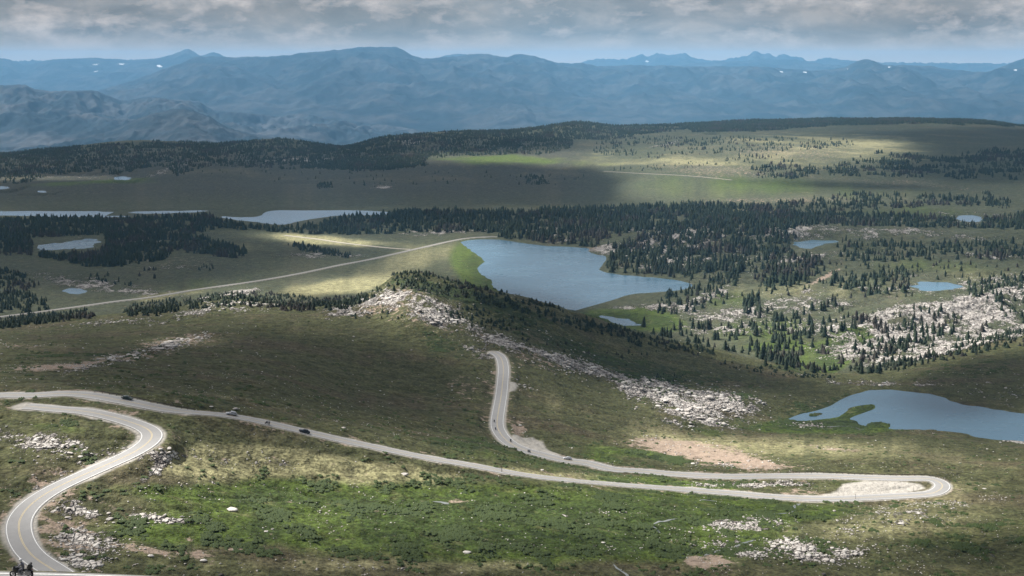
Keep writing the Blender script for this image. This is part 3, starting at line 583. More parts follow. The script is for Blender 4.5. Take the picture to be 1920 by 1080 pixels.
# ------------------------------------------------------------------ far mountains
def mountain_material(name, base, bare):
    t = NT(name); p = t.pos(); n = t.noise(p, .0011, 7, .62); n2 = t.noise(p, .006, 4, .6)
    c = t.mix(t.rng(n, .42, .64), base, bare); k = t.mix(t.rng(n2, .35, .65), (.75,)*3, (1.2,)*3)
    c = t.mix(1., c, k, 'MULTIPLY'); sn = t.n('ShaderNodeSeparateColor'); t.l(t.attr('Msk').outputs['Color'], sn.inputs[0])
    c = t.mix(t.rng(t.math('ADD', sn.outputs[0], t.math('MULTIPLY', t.noise(p, .0035, 5, .7), 1.8)), 1.42, 1.55), c, (.60, .62, .65))
    t.l(c, t.b.inputs['Base Color']); t.b.inputs['Roughness'].default_value = 1; t.b.inputs['Specular IOR Level'].default_value = 0.05
    return t.m
M_MT = mountain_material('mountain', (.012, .020, .026), (.042, .046, .050))
M_MT2 = mountain_material('bare_mountain', (.016, .026, .034), (.060, .064, .070))
MTOP = 300
def mountains(name, Yc, sil, depth, base_drop, sharp, relief, snow=(), mat=M_MT, x0=-700, x1=2620, seed=0, back=3000, rs=1500.):
    px = np.linspace(x0, x1, 900); ks = sorted(sil); py = interp_s(px, ks, [sil[k] for k in ks])
    ridge = 1.6*fbm(px/34, px*0, 4, seed+2) + .8*perlin(px/9, px*0, seed+9)
    py = py - ridge*1.25 - (np.maximum(fbm(px/13, px*0+3, 3, seed+4, True), 0)*3.2 if Yc > 40000 else 0)
    a, s = ray(px, py); zc = H0+s*Yc; base = H0-base_drop
    tt = np.concatenate([np.linspace(-1, 0, 36)[:-1]*1.0, np.linspace(0, 1, 190)])       # back .. crest .. foot
    Yv = np.where(tt[:, None] < 0, Yc-tt[:, None]*back, Yc-tt[:, None]*depth)+0*a[None]
    X = a[None]*Yc*(1+0*Yv)+(Yv-Yc)*a[None]
    s_ = np.clip(tt, 0, 1)[:, None]; sb = np.clip(-tt, 0, 1)[:, None]
    prof = (1-s_)**sharp*(1-sb)**1.2
    Z = base+(zc[None]-base)*prof
    wgt = np.sqrt(np.clip(s_*4, 0, 1))*(1-s_**3)*(tt[:, None] >= 0)
    rn = fbm(X/rs, Yv/(rs*2.2), 5, seed, True); r2 = fbm(X/(rs*.35), Yv/(rs*.7), 4, seed+3, True)
    Z = Z+relief*.72*(rn*.75-.25+.3*r2)*wgt
    # nothing in front of the crest pokes above its skyline
    lim = H0+s[None]*Yv-12; Z = np.where(tt[:, None] > 0.004, np.minimum(Z, lim), Z)
    global MTOP; MTOP = max(MTOP, float(Z.max())-H0)
    u, v = proj(X, Yv, Z); m = np.zeros(X.shape)
    for (sx, sy, rx, ry) in snow: q = np.exp(-((u-sx)/rx)**2-((v-sy)/ry)**2); m += q*(.75+.8*fbm(X/160, Z/60, 3, 5))
    return mesh_grid(name, X, Yv, Z, {'Msk': np.stack([m, m, m], -1)}, mat)
mountains('mountain_range', 43000, {-300: 120, 0: 116, 340: 112, 900: 112, 1080: 121, 1118: 111, 1150: 113, 1190: 108, 1202: 103, 1214: 108, 1232: 101, 1258: 104, 1284: 101, 1300: 110, 1340: 115, 1385: 109, 1404: 105, 1418: 97, 1428: 102, 1440: 101, 1452: 108, 1468: 103, 1486: 108, 1500: 109, 1520: 116, 1545: 110, 1580: 114, 1640: 118, 2000: 120}, 9000, 900, 1.2, 420, [(1213, 115, 4, 2), (1255, 132, 5, 3)], seed=3, rs=2600)
mountains('mountain_range', 38000, {-300: 112, -20: 108, 10: 110, 45: 121, 110: 111, 180: 109, 240: 112, 300: 108, 330: 99, 352: 92, 378: 104, 398: 98, 420: 105, 470: 125, 560: 150, 760: 150, 830: 105, 860: 101, 900: 109, 1030: 140, 1150: 140, 1300: 118, 1480: 112, 1540: 119, 1580: 124, 1900: 140}, 8000, 950, 1.1, 420,
          [(178, 121, 14, 2), (225, 120, 12, 2), (300, 124, 9, 3), (318, 127, 6, 2), (180, 134, 10, 1.5), (268, 137, 6, 1.5)], seed=13, rs=2400, x1=2600)
mountains('mountain_range', 29000, {-300: 220, 100: 190, 190: 168, 260: 146, 340: 118, 380: 106, 450: 107, 520: 105, 580: 98, 640: 93, 680: 88, 740: 88, 775: 104, 800: 109, 880: 103, 905: 101, 950: 107, 975: 101, 1010: 108, 1050: 118, 1080: 118, 1130: 124, 1180: 122, 1300: 124, 1400: 124, 1520: 132, 1580: 126, 1625: 111, 1660: 122, 1740: 124, 1780: 130, 1850: 134, 1880: 124, 1930: 106, 2000: 95, 2300: 100}, 11000, 1000, 1.05, 560,
          [(1465, 135, 5, 2), (1510, 135, 8, 1.5), (1621, 120, 2.5, 4), (1590, 128, 3, 3), (1672, 126, 14, 1.5), (1905, 131, 5, 2), (1316, 131, 2, 2), (590, 143, 5, 2), (433, 141, 3, 2)], seed=23, rs=1900)
mountains('mountain_range', 19500, {-300: 165, 0: 160, 40: 158, 70: 168, 110: 171, 170: 169, 200: 178, 230: 188, 290: 182, 320: 186, 370: 190, 400: 205, 460: 210, 520: 216, 560: 212, 620: 222, 720: 232, 900: 262, 1300: 290, 2000: 290}, 6500, 950, .95, 430, [(48, 173, 5, 3), (66, 174, 6, 2)], mat=M_MT2, seed=33, rs=1100, x1=1500)
mountains('mountain_range', 14500, {-300: 290, 120: 262, 200: 245, 260: 222, 300: 210, 345: 204, 390: 218, 430: 240, 480: 252, 540: 262, 700: 280, 1400: 300}, 3500, 950, 1.0, 220, seed=43, rs=900, x1=1200, back=2500)
mountains('mountain_range', 21000, {300: 300, 800: 262, 880: 240, 920: 212, 960: 193, 985: 196, 1020: 215, 1060: 222, 1100: 214, 1140: 222, 1220: 244, 1500: 262, 1640: 235, 1700: 222, 1800: 214, 1860: 208, 1960: 200, 2300: 210}, 3500, 980, 1.0, 200, seed=53, rs=900, x0=300, back=2500)

# ------------------------------------------------------------------ unseen cloud layer above the haze, cover shaped to shade chosen patches of land
SH_D = [(1000, 625, 120, 16, 22, .25), (1250, 640, 160, 30, 20, .2), (980, 520, 60, 12, 0, .0), (40, 1020, 70, 70, 0, .45), (200, 480, 420, 40, 0, .35), (700, 350, 480, 30, 0, .4), (1250, 440, 300, 30, 0, .12), (1150, 640, 200, 40, 18, .3), (930, 640, 120, 30, 20, .2), (400, 280, 500, 20, 0, .25), (560, 352, 600, 34, 0, .9), (200, 352, 420, 40, 0, .5), (300, 440, 380, 44, 0, .5), (180, 520, 260, 36, 0, .35), (420, 680, 420, 70, 4, .45), (720, 720, 260, 70, 10, .30), (420, 285, 420, 22, 0, .45), (850, 265, 250, 16, 0, .35), (1850, 715, 150, 60, -10, .75), (1850, 305, 180, 36, 0, .75), (1800, 255, 280, 16, 0, .5),
        (1120, 655, 200, 55, 18, .45), (1320, 700, 240, 30, 8, .45), (860, 410, 260, 14, 0, .35), (1870, 1035, 160, 25, 0, .5), (500, 800, 300, 20, 12, .35), (1000, 590, 160, 30, 25, .35), (850, 1070, 300, 20, 0, .25), (1650, 410, 260, 12, 0, .15), (950, 345, 180, 30, 0, .5), (1100, 350, 34, 34, 0, .5), (1560, 345, 200, 6, 2, .45)]
SH_L = [(420, 960, 260, 30, 0, .35), (1100, 960, 260, 26, 0, .3), (120, 930, 140, 40, -20, .3), (1750, 880, 200, 20, 0, .3), (1660, 300, 160, 12, 0, .2), (1500, 370, 200, 8, 0, .3), (1230, 352, 80, 22, 0, .5), (560, 930, 300, 16, 3, .3), (900, 990, 300, 14, 0, .3), (250, 900, 160, 20, 0, .3), (1500, 640, 220, 50, 0, .3), (1840, 600, 150, 50, -10, .4), (1340, 850, 130, 22, 8, .35), (60, 830, 160, 30, 0, .5), (780, 590, 60, 18, 0, .4), (1560, 920, 240, 16, 0, .4), (520, 876, 260, 26, 6, .8), (230, 862, 130, 36, 0, .8), (980, 296, 200, 9, 1, .8), (1320, 350, 170, 30, 0, .5), (1260, 300, 240, 22, 0, .4), (1640, 600, 320, 74, 0, .7), (600, 448, 140, 10, 3, .7), (860, 480, 90, 34, 0, .4), (690, 535, 130, 14, 0, .7), (1180, 903, 420, 12, 3, .7), (1600, 918, 170, 20, 0, .8), (1400, 850, 260, 24, 0, .4), (700, 960, 420, 36, 0, .35),
        (450, 560, 70, 20, 0, .7), (1480, 280, 200, 24, 0, .4), (120, 335, 180, 6, 0, .9), (1450, 1000, 260, 30, 0, .3), (220, 985, 140, 40, 0, .35), (80, 740, 150, 10, 4, .3), (820, 860, 200, 20, 10, .4), (1750, 960, 200, 30, 0, .3), (1300, 760, 130, 30, 0, .3), (350, 640, 70, 8, 0, .3), (760, 570, 80, 24, 0, .35), (1650, 270, 60, 8, 0, .3)]
def cover_at(u, v, X, Y):
    wu = u+20*fbm(X/400, Y/400, 4, 81); wv = v+6*fbm(X/300, Y/300, 3, 83)
    z = np.zeros(u.shape, bool)
    c = .52+blobs(SH_D, '', wu, wv, z)*1.05-blobs(SH_L, '', wu, wv, z)*1.45
    c = c+.16*fbm(X/500, Y/500, 4, 85)+.12*fbm(X/110, Y/110, 3, 87)
    return np.clip(c, 0.0, .96)
ZC = 2700.
cy = np.concatenate([np.arange(-300, 2500, 22.), np.arange(2500, 9500, 60.)]); cx = np.sign(np.linspace(-1, 1, 301))*np.abs(np.linspace(-1, 1, 301))**1.5*4300
GX, GY = np.meshgrid(cx, cy); gz = np.full(GX.shape, 100.)
for _ in range(3): gz = ground_z(GX, GY)
cu, cv = proj(GX, GY, gz); cov = cover_at(cu, cv, GX, GY)
inner = (1-sstep(np.abs(GX), 3600, 4250))*(1-sstep(GY, 8600, 9400))*sstep(GY, -300, 200)
cov = cov*inner + .0
t_ = (ZC-gz)/SUNV.z; CXg = GX+SUNV.x*t_; CYg = GY+SUNV.y*t_
def cloud_material():
    t = NT('cloud'); t.t.nodes.remove(t.b)
    a = t.attr('Msk').outputs['Color']; tr = t.n('ShaderNodeBsdfTransparent'); df = t.n('ShaderNodeBsdfDiffuse'); tl = t.n('ShaderNodeBsdfTranslucent')
    for x in (df, tl): x.inputs[0].default_value = (.8, .8, .82, 1)
    m0 = t.n('ShaderNodeMixShader'); m0.inputs[0].default_value = .65; t.l(df.outputs[0], m0.inputs[1]); t.l(tl.outputs[0], m0.inputs[2])
    m = t.n('ShaderNodeMixShader'); t.l(a, m.inputs[0]); t.l(tr.outputs[0], m.inputs[1]); t.l(m0.outputs[0], m.inputs[2]); t.l(m.outputs[0], t.out.inputs[0]); return t.m
MAT_C = cloud_material()
half = 1-np.sqrt(1-cov*.995)                     # two skins, so each lets the root of the light through
CT = 20+200*cov*(1+.5*fbm(GX/150, GY/150, 4, 91))
Xa = np.concatenate([CXg, CXg[::-1]]); Ya = np.concatenate([CYg, CYg[::-1]])
Zt = ZC+CT+0*CXg; Zb = ZC-.15*CT
sx, sy = SUNV.x/SUNV.z, SUNV.y/SUNV.z
Xa = np.concatenate([CXg+sx*CT, (CXg-sx*.15*CT)[::-1]]); Ya = np.concatenate([CYg+sy*CT, (CYg-sy*.15*CT)[::-1]])
hh = np.concatenate([half, half[::-1]])
mesh_grid('shadow_clouds', Xa, Ya, np.concatenate([Zt, Zb[::-1]]), {'Msk': np.stack([hh]*3, -1)}, MAT_C)

# ------------------------------------------------------------------ helpers for things
def bm_obj(name, bm, mat, parent=None, smooth_=False):
    me = bpy.data.meshes.new(name); bm.to_mesh(me); bm.free(); me.materials.append(mat)
    if smooth_: me.polygons.foreach_set('use_smooth', [True]*len(me.polygons))
    o = bpy.data.objects.new(name, me); COL.objects.link(o)
    if parent: o.parent = parent
    return o
def tag(o, label, cat, group=None):
    o['label'] = label; o['category'] = cat
    if group: o['group'] = group
    return o
def empty(name, loc=(0, 0, 0)):
    o = bpy.data.objects.new(name, None); COL.objects.link(o); o.location = loc; o.empty_display_size = .3; return o
def copy_tree(o, parent=None):
    c = o.copy(); COL.objects.link(c); c.parent = parent
    for ch in list(o.children): copy_tree(ch, c)
    return c
def raw_mesh(name, V, Fa, mat, attr=None, smooth_=False):
    """V (n,3) float, Fa (m,3) int triangles"""
    me = bpy.data.meshes.new(name); me.vertices.add(len(V)); me.vertices.foreach_set('co', V.astype(np.float32).ravel())
    me.loops.add(Fa.size); me.loops.foreach_set('vertex_index', Fa.astype(np.int32).ravel())
    me.polygons.add(len(Fa)); me.polygons.foreach_set('loop_start', np.arange(0, Fa.size, 3, dtype=np.int32))
    if smooth_: me.polygons.foreach_set('use_smooth', np.ones(len(Fa), bool))
    if attr is not None:
        at = me.attributes.new('Tint', 'FLOAT', 'POINT'); at.data.foreach_set('value', attr.astype(np.float32))
    me.update(calc_edges=True); me.materials.append(mat); return me

# ------------------------------------------------------------------ conifers
def tree_material():
    t = NT('conifer_needles'); p = t.pos(); a = t.attr('Tint').outputs['Fac']; n = t.noise(p, .7, 3)
    c = t.mix(a, (.010, .020, .014), (.030, .042, .022)); c = t.mix(t.rng(n, .45, .75, 0, .5), c, (.055, .058, .034)); c = t.mix(t.rng(t.noise(p, .009, 4, .6), .52, .62, 0, .75), c, (.048, .038, .034))
    t.l(c, t.b.inputs['Base Color']); t.b.inputs['Roughness'].default_value = .9; t.b.inputs['Specular IOR Level'].default_value = .15; return t.m
M_TR = tree_material(); M_BK = simple('bark', (.10, .075, .055), .9)
def conifer(seed, tiers, sides, width=.19, low=.06, droop=.5):
    """unit height crown: ragged skirts of branches round a leaning leader"""
    r = np.random.default_rng(seed); V = []; Fa = []; lean = r.normal(0, .012, 2)
    for k in range(tiers):
        f = k/tiers; z0 = low+(1-low)*f*.96; z1 = min(1., z0+(1-low)/tiers*(1.9 if tiers > 2 else 1.25))
        rad = width*(1-f)**.8*r.uniform(.8, 1.15)+.012; off = r.normal(0, .02*(1-f), 2)
        b = len(V); V.append((lean[0]*z1*2+off[0]*.3, lean[1]*z1*2+off[1]*.3, z1)); n = sides*2 if tiers > 3 else sides; ph = r.uniform(0, 6.28)
        for i in range(n):
            rr = rad*(r.uniform(.85, 1.25) if (i % 2 == 0 or tiers <= 3) else r.uniform(.45, .7)); an = ph+i*2*math.pi/n+r.normal(0, .12)
            V.append((math.cos(an)*rr+off[0], math.sin(an)*rr+off[1], z0-droop*rr*r.uniform(-.1, .6)))
        for i in range(n): Fa.append((b, b+1+i, b+1+(i+1) % n))
    return np.array(V), np.array(Fa)
def bush(seed):
    r = np.random.default_rng(seed); V = []; Fa = []
    for k in range(5):
        c = r.uniform(-.45, .45, 2); h = r.uniform(.55, 1.); w = r.uniform(.25, .45); b = len(V); V.append((c[0], c[1], h)); n = 6; ph = r.uniform(0, 6)
        for i in range(n):
            an = ph+i*6.283/n; rr = w*r.uniform(.7, 1.2); V.append((c[0]+rr*math.cos(an), c[1]+rr*math.sin(an), r.uniform(-.05, .25)))
        for i in range(n): Fa.append((b, b+1+i, b+1+(i+1) % n))
    return np.array(V), np.array(Fa)
DETAIL = [conifer(100+i, 9, 7, .17+.02*(i % 3)) for i in range(6)]
MIDT = [conifer(200+i, 4, 4, .19+.022*i) for i in range(7)]
FART = [conifer(300+i, 2, 5, .24, .0) for i in range(5)]
BUSH = [bush(400+i) for i in range(5)]

# where they stand: (polygon of pixels, square metres per tree, min height, max height, side, patchiness)
FOREST = [
    ([(-80, 297), (0, 288), (100, 279), (280, 266), (420, 270), (520, 262), (640, 273), (640, 315), (540, 318), (400, 310), (330, 330), (310, 310), (250, 318), (230, 330), (150, 322), (100, 330), (40, 345), (-80, 345)], 130, 8, 14, 'b', .46),
    ([(640, 273), (740, 255), (850, 248), (980, 241), (1090, 228), (1180, 236), (1290, 231), (1290, 243), (1210, 252), (1150, 262), (1080, 262), (1060, 285), (1010, 290), (960, 290), (880, 292), (790, 300), (810, 312), (730, 318), (640, 316)], 130, 8, 14, 'b', .40),
    ([(1280, 229), (1450, 221), (1700, 217), (1850, 223), (1925, 232), (2050, 236), (2050, 246), (1850, 234), (1700, 232), (1560, 236), (1420, 246), (1300, 248)], 130, 9, 13, 'b', .0),
    ([(1230, 255), (1300, 260), (1420, 258), (1600, 262), (1600, 275), (1450, 285), (1300, 290), (1220, 300), (1110, 290), (1120, 268)], 380, 8, 13, 'b', .60),
    ([(1380, 290), (1470, 290), (1500, 315), (1450, 330), (1400, 318)], 420, 9, 14, 'b', .6),
    ([(1130, 316), (1260, 308), (1360, 296), (1400, 300), (1290, 316), (1180, 323)], 330, 5, 9, 'b', .5),
    ([(1410, 316), (1450, 312), (1560, 312), (1640, 285), (1700, 290), (1760, 298), (1850, 280), (1925, 280), (2100, 290), (2100, 338), (1900, 338), (1800, 336), (1700, 334), (1600, 330), (1480, 336), (1415, 334)], 90, 9, 15, 'b', .35),
    ([(590, 300), (810, 290), (780, 316), (700, 322), (560, 316)], 110, 9, 14, 'b', .2),
    ([(-60, 404), (120, 409), (250, 411), (380, 404), (430, 412), (520, 426), (600, 420), (640, 408), (720, 404), (760, 397), (960, 396), (975, 440), (900, 438), (800, 436), (700, 440), (600, 440), (520, 436), (420, 428), (360, 440), (400, 455), (470, 470), (460, 486), (380, 478), (330, 470), (300, 490), (220, 500), (160, 498), (60, 480), (-60, 478)], 62, 10, 16, 'b', .12),
    ([(60, 440), (190, 440), (190, 446), (140, 451), (70, 458)], 70, 9, 13, 'b', 0),
    ([(60, 468), (190, 460), (260, 470), (230, 500), (60, 482)], 60, 10, 15, 'b', 0),
    ([(975, 397), (1180, 388), (1290, 383), (1400, 385), (1500, 395), (1490, 412), (1300, 415), (1200, 410), (1230, 425), (1130, 450), (1120, 464), (1050, 460), (980, 452), (930, 447), (940, 436)], 62, 11, 17, 'b', .2),
    ([(1200, 425), (1260, 418), (1500, 418), (1490, 440), (1520, 460), (1500, 480), (1560, 500), (1490, 540), (1440, 546), (1380, 540), (1300, 528), (1240, 519), (1180, 515), (1130, 510), (1140, 490), (1150, 465), (1180, 450)], 66, 10, 18, 'b', .22),
    ([(1420, 385), (1500, 378), (1600, 362), (1700, 366), (1800, 370), (1850, 362), (1900, 380), (1890, 392), (1780, 386), (1690, 392), (1580, 396), (1440, 396)], 90, 9, 15, 'b', .3),
    ([(1290, 398), (1500, 400), (1700, 402), (1780, 410), (1850, 412), (1925, 396), (2050, 396), (2050, 436), (1925, 430), (1800, 428), (1700, 426), (1560, 424), (1480, 424), (1290, 418)], 70, 10, 15, 'b', .2),
    ([(1490, 466), (1600, 448), (1750, 455), (1925, 455), (2050, 458), (2050, 480), (1925, 486), (1850, 488), (1700, 490), (1600, 494), (1560, 480)], 95, 9, 15, 'b', .3),
    ([(1300, 540), (1360, 540), (1370, 570), (1280, 590), (1225, 588), (1230, 560)], 150, 9, 14, 'b', .45),
    ([(1560, 515), (1600, 525), (1700, 505), (1715, 545), (1660, 560), (1560, 540)], 110, 10, 17, 'b', .4),
    ([(1800, 530), (1925, 520), (1925, 575), (1850, 570), (1790, 545)], 150, 9, 15, 'b', .45),
    ([(1390, 562), (1425, 562), (1425, 592), (1392, 590)], 60, 12, 18, 'b', .1),
    ([(1425, 580), (1560, 565), (1600, 600), (1640, 590), (1660, 630), (1560, 650), (1440, 640), (1410, 620)], 80, 9, 17, 'b', .5),
    ([(1200, 612), (1300, 610), (1420, 610), (1480, 640), (1560, 660), (1480, 690), (1400, 668), (1330, 655), (1220, 634)], 95, 9, 16, 'b', .35),
    ([(1290, 600), (1925, 560), (1925, 690), (1600, 694), (1400, 660)], 420, 6, 14, 'b', .45),
    ([(1430, 676), (1560, 690), (1650, 690), (1650, 700), (1560, 704), (1440, 690)], 90, 6, 12, '', .25),
    ([(1630, 640), (1700, 600), (1760, 580), (1800, 600), (1740, 650), (1660, 670)], 100, 8, 15, 'b', .55),
    ([(1560, 662), (1640, 660), (1650, 690), (1580, 690)], 140, 6, 12, 'b', .5),
    ([(1600, 694), (1760, 662), (1850, 636), (1925, 622), (1925, 650), (1850, 660), (1760, 682), (1680, 698)], 75, 4, 9, '', .3),
    ([(1080, 440), (1930, 500), (1930, 560), (1300, 560), (1060, 470)], 900, 6, 12, 'b', .5),
    ([(-40, 505), (30, 510), (75, 535), (60, 545), (-40, 540)], 70, 7, 11, 'b', .2),
    ([(-40, 545), (40, 548), (90, 565), (90, 580), (40, 588), (-40, 585)], 70, 7, 12, 'b', .25),
    ([(165, 515), (205, 515), (205, 535), (168, 535)], 90, 5, 9, 'b', .5), ([(205, 535), (250, 540), (300, 522), (290, 505), (230, 512)], 190, 5, 9, 'b', .6),
    ([(540, 460), (570, 458), (660, 478), (650, 486), (560, 470)], 60, 7, 11, 'b', .2), ([(375, 495), (402, 495), (402, 508), (375, 508)], 160, 6, 9, 'b', .2), ([(300, 320), (700, 318), (1100, 330), (1100, 345), (600, 352)], 3200, 7, 11, 'b', .3),
    ([(985, 330), (1020, 330), (1030, 346), (985, 346)], 110, 8, 11, 'b', .2), ([(595, 343), (620, 343), (620, 354), (595, 354)], 100, 8, 11, 'b', .2),
    ([(1360, 470), (1925, 500), (1925, 540), (1400, 545)], 700, 6, 11, 'b', .5),
    # the near hill and its crest
    ([(735, 512), (790, 512), (900, 540), (1000, 566), (1100, 596), (1210, 630), (1340, 655), (1330, 672), (1200, 650), (1090, 620), (1000, 592), (900, 568), (840, 556), (740, 538)], 19, 2.6, 5.6, '', .36),
    ([(830, 580), (900, 575), (1010, 610), (960, 622), (880, 612), (820, 600)], 22, 2.4, 4.5, 'f', .4),
    ([(340, 566), (400, 552), (480, 546), (600, 560), (690, 552), (740, 530), (740, 545), (650, 580), (560, 586), (470, 575), (360, 580)], 26, 3.2, 6.5, '', .38),
    ([(235, 580), (270, 568), (330, 560), (340, 582), (300, 592), (240, 592)], 26, 4, 7, '', .25),
    ([(-20, 600), (60, 590), (165, 580), (175, 596), (100, 606), (0, 618), (-20, 618)], 26, 4, 7.5, '', .3),
    ([(640, 580), (700, 582), (760, 592), (740, 604), (650, 596)], 45, 2, 3.6, 'f', .5),
    ([(900, 600), (1100, 640), (1250, 660), (1200, 690), (1000, 650)], 140, 2, 4, 'f', .5),
    ([(1180, 705), (1280, 700), (1290, 715), (1200, 722)], 30, 1.5, 3, 'f', .4),
    ([(1330, 670), (1440, 690), (1560, 706), (1560, 714), (1440, 702), (1340, 684)], 34, 2, 4, 'f', .35),
]
def inpoly(pts, u, v):
    ins = np.zeros(u.shape, bool); n = len(pts)
    for i in range(n):
        (x0, y0), (x1, y1) = pts[i], pts[(i+1) % n]
        if y0 != y1: ins ^= ((y0 > v) != (y1 > v)) & (u < (x1-x0)*(v-y0)/(y1-y0)+x0)
    return ins
crest_at = lambda X, Y: np.interp(X/np.maximum(Y, 1), A, CRESTY)
KEEP = [[(60, 446), (196, 440), (200, 462), (170, 478), (60, 480)], [(1480, 450), (1580, 450), (1560, 478), (1480, 480)], [(1705, 530), (1805, 530), (1805, 556), (1705, 556)], [(1790, 405), (1845, 405), (1845, 424), (1790, 424)], [(400, 400), (600, 398), (640, 404), (560, 428), (470, 426), (400, 412)], [(-60, 398), (250, 398), (250, 410), (-60, 410)]]
LAKE_BB = [(P, P.min(0)-3, P.max(0)+3) for _, _, P in water_polys]
road_pts = np.vstack([ROADS[k][::3] for k in ('main', 'loop', 'valley', 'track', 'near')])
def scatter(poly, area, side, patch, seed, clear_road=9, scale=60):
    """points in world metres whose place in the picture lies in poly"""
    r = np.random.default_rng(seed); p = np.array(poly, float); u0, v0 = p.min(0); u1, v1 = p.max(0)
    m = (U > u0) & (U < u1) & (V > v0) & (V < v1)
    if side == 'b': m &= ~FRONT
    if side == 'f': m &= FRONT
    m &= (Yg > 150) & (Yg < 7700)
    if not m.any(): return np.zeros((0, 3))
    # visible cells: cells behind a nearer rise are left out
    x0, x1, y0, y1 = Xg[m].min(), Xg[m].max(), Yg[m].min(), Yg[m].max()
    n = int((x1-x0)*(y1-y0)/area); n = min(n, 900000)
    X = r.uniform(x0, x1, n); Y = r.uniform(y0, y1, n); Z = ground_z(X, Y); u, v = proj(X, Y, Z)
    k = inpoly(poly, u+10*fbm(X/scale, Y/scale, 2, seed), v+3*fbm(X/scale, Y/scale, 2, seed+1))
    if side == 'b':
        for kp in KEEP: k &= ~inpoly(kp, u, v)
    if side: cr = crest_at(X, Y)+12; k &= (Y > cr) if side == 'b' else (Y <= cr)
    X, Y, Z = X[k], Y[k], Z[k]
    if patch > 0:
        q = fbm(X/scale, Y/scale, 3, seed+5)*.8+.8*fbm(X/(scale*.28), Y/(scale*.4), 2, seed+8)+.10*r.normal(size=len(X)); k = q > (patch-.5)*.9; X, Y, Z = X[k], Y[k], Z[k]
    k = np.ones(len(X), bool)
    for P, lo, hi in LAKE_BB:
        b = (X > lo[0]) & (X < hi[0]) & (Y > lo[1]) & (Y < hi[1])
        if b.any(): d = sdist(P, X[b], Y[b]); kk = np.ones(b.sum(), bool); kk[d < 2.5] = False; k[np.nonzero(b)[0][~kk]] = False
    X, Y, Z = X[k], Y[k], Z[k]
    if len(X):
        a, bq = X[:, None], Y[:, None]; near_ = np.zeros(len(X), bool)
        for s in range(0, len(road_pts), 60):
            q = road_pts[s:s+60]; lo = q[:, :2].min(0)-30; hi = q[:, :2].max(0)+30
            b = np.nonzero((X > lo[0]) & (X < hi[0]) & (Y > lo[1]) & (Y < hi[1]))[0]
            if len(b): d2 = ((X[b][:, None]-q[None, :, 0])**2+(Y[b][:, None]-q[None, :, 1])**2).min(1); near_[b[d2 < clear_road**2]] = True
        X, Y, Z = X[~near_], Y[~near_], Z[~near_]
    return np.stack([X, Y, Z], 1)
# how high the land stands in front of each cell, seen from the eye: used to skip what a hill hides
slope = (Zg-H0)/np.maximum(Yg, 1); hor = np.maximum.accumulate(np.where(Yg > 60, slope, -9), axis=0)
def seen(X, Y, ztop):
    a = X/np.maximum(Y, 110); c = np.clip(np.rint(np.interp(a, A, np.arange(NC))), 0, NC-1).astype(int)
    r = np.clip(np.searchsorted(ROWS, Y)-3, 0, NR-1); return (ztop-H0)/Y > hor[r, c]-1e-5
T = []
for i, (poly, area, h0, h1, side, patch) in enumerate(FOREST):
    big_ = np.mean([p[1] for p in poly]) < 320
    patch = patch+.27 if 40 < area < 100 and h1 > 12 else (patch+.04 if area < 40 else patch)
    P = scatter(poly, area, side, patch, 500+i*7, scale=110 if big_ else (20 if side == 'f' or h1 < 8 else 55))
    if not len(P): continue
    h = RNG.uniform(h0, h1, len(P))*RNG.uniform(.5, 1.15, len(P)); ok = seen(P[:, 0], P[:, 1], P[:, 2]+h*.9)
    T.append(np.column_stack([P, h, np.full(len(P), i)])[ok])
T = np.vstack(T); order = np.argsort(-T[:, 3]/T[:, 1]); T = T[order]
tu, tv = proj(T[:, 0], T[:, 1], T[:, 2]+T[:, 3]*.5)
inframe = (tu > 2) & (tu < 1918) & (tv > 2) & (tv < 1078) & seen(T[:, 0], T[:, 1], T[:, 2]+T[:, 3]*.35)
# the individuals: the largest ones, thinned where they would hide one another
ind = np.nonzero(inframe)[0][:300]; rest = np.setdiff1d(np.arange(len(T)), ind)
print('trees', len(T), 'rest', len(rest))
def region_of(u, v, front):
    if v > 690: return 'dark conifer at the foot of the near hill above the small lake', 'conifers below the near hill'
    if front and u < 720: return 'stunted dark conifer on the rocky crest of the near hill, left part', 'stunted conifers on the near hill crest'
    if front: return 'stunted dark conifer on the long crest of the near hill, right part', 'stunted conifers on the near hill slope'
    if u > 1600 and v > 600: return 'dark conifer among pale rock slabs at the right of the valley', 'conifers among the rock slabs'
    if u > 1600: return 'dark conifer beside the rocky ledges under the small right pond', 'conifers on the rocky ledges'
    if u > 1400 and v > 590: return 'dark conifer in a loose clump round the bright green meadow', 'conifers round the green meadow'
    if u > 1340: return 'tall dark conifer on open grass right of the big lake', 'conifers right of the big lake'
    if u > 1000: return 'dark conifer on the shore below the big lake', 'conifers on the near lake shore'
    return 'dark conifer beside the straight valley road', 'conifers beside the valley road'
crown_me = [raw_mesh('crown', v, f, M_TR, np.full(len(v), .2+.12*i)) for i, (v, f) in enumerate(DETAIL)]
bm = bmesh.new(); bmesh.ops.create_cone(bm, cap_ends=True, segments=7, radius1=.022, radius2=.006, depth=.6, matrix=Matrix.Translation((0, 0, .26)))
trunk_me = bpy.data.meshes.new('trunk'); bm.to_mesh(trunk_me); bm.free(); trunk_me.materials.append(M_BK)
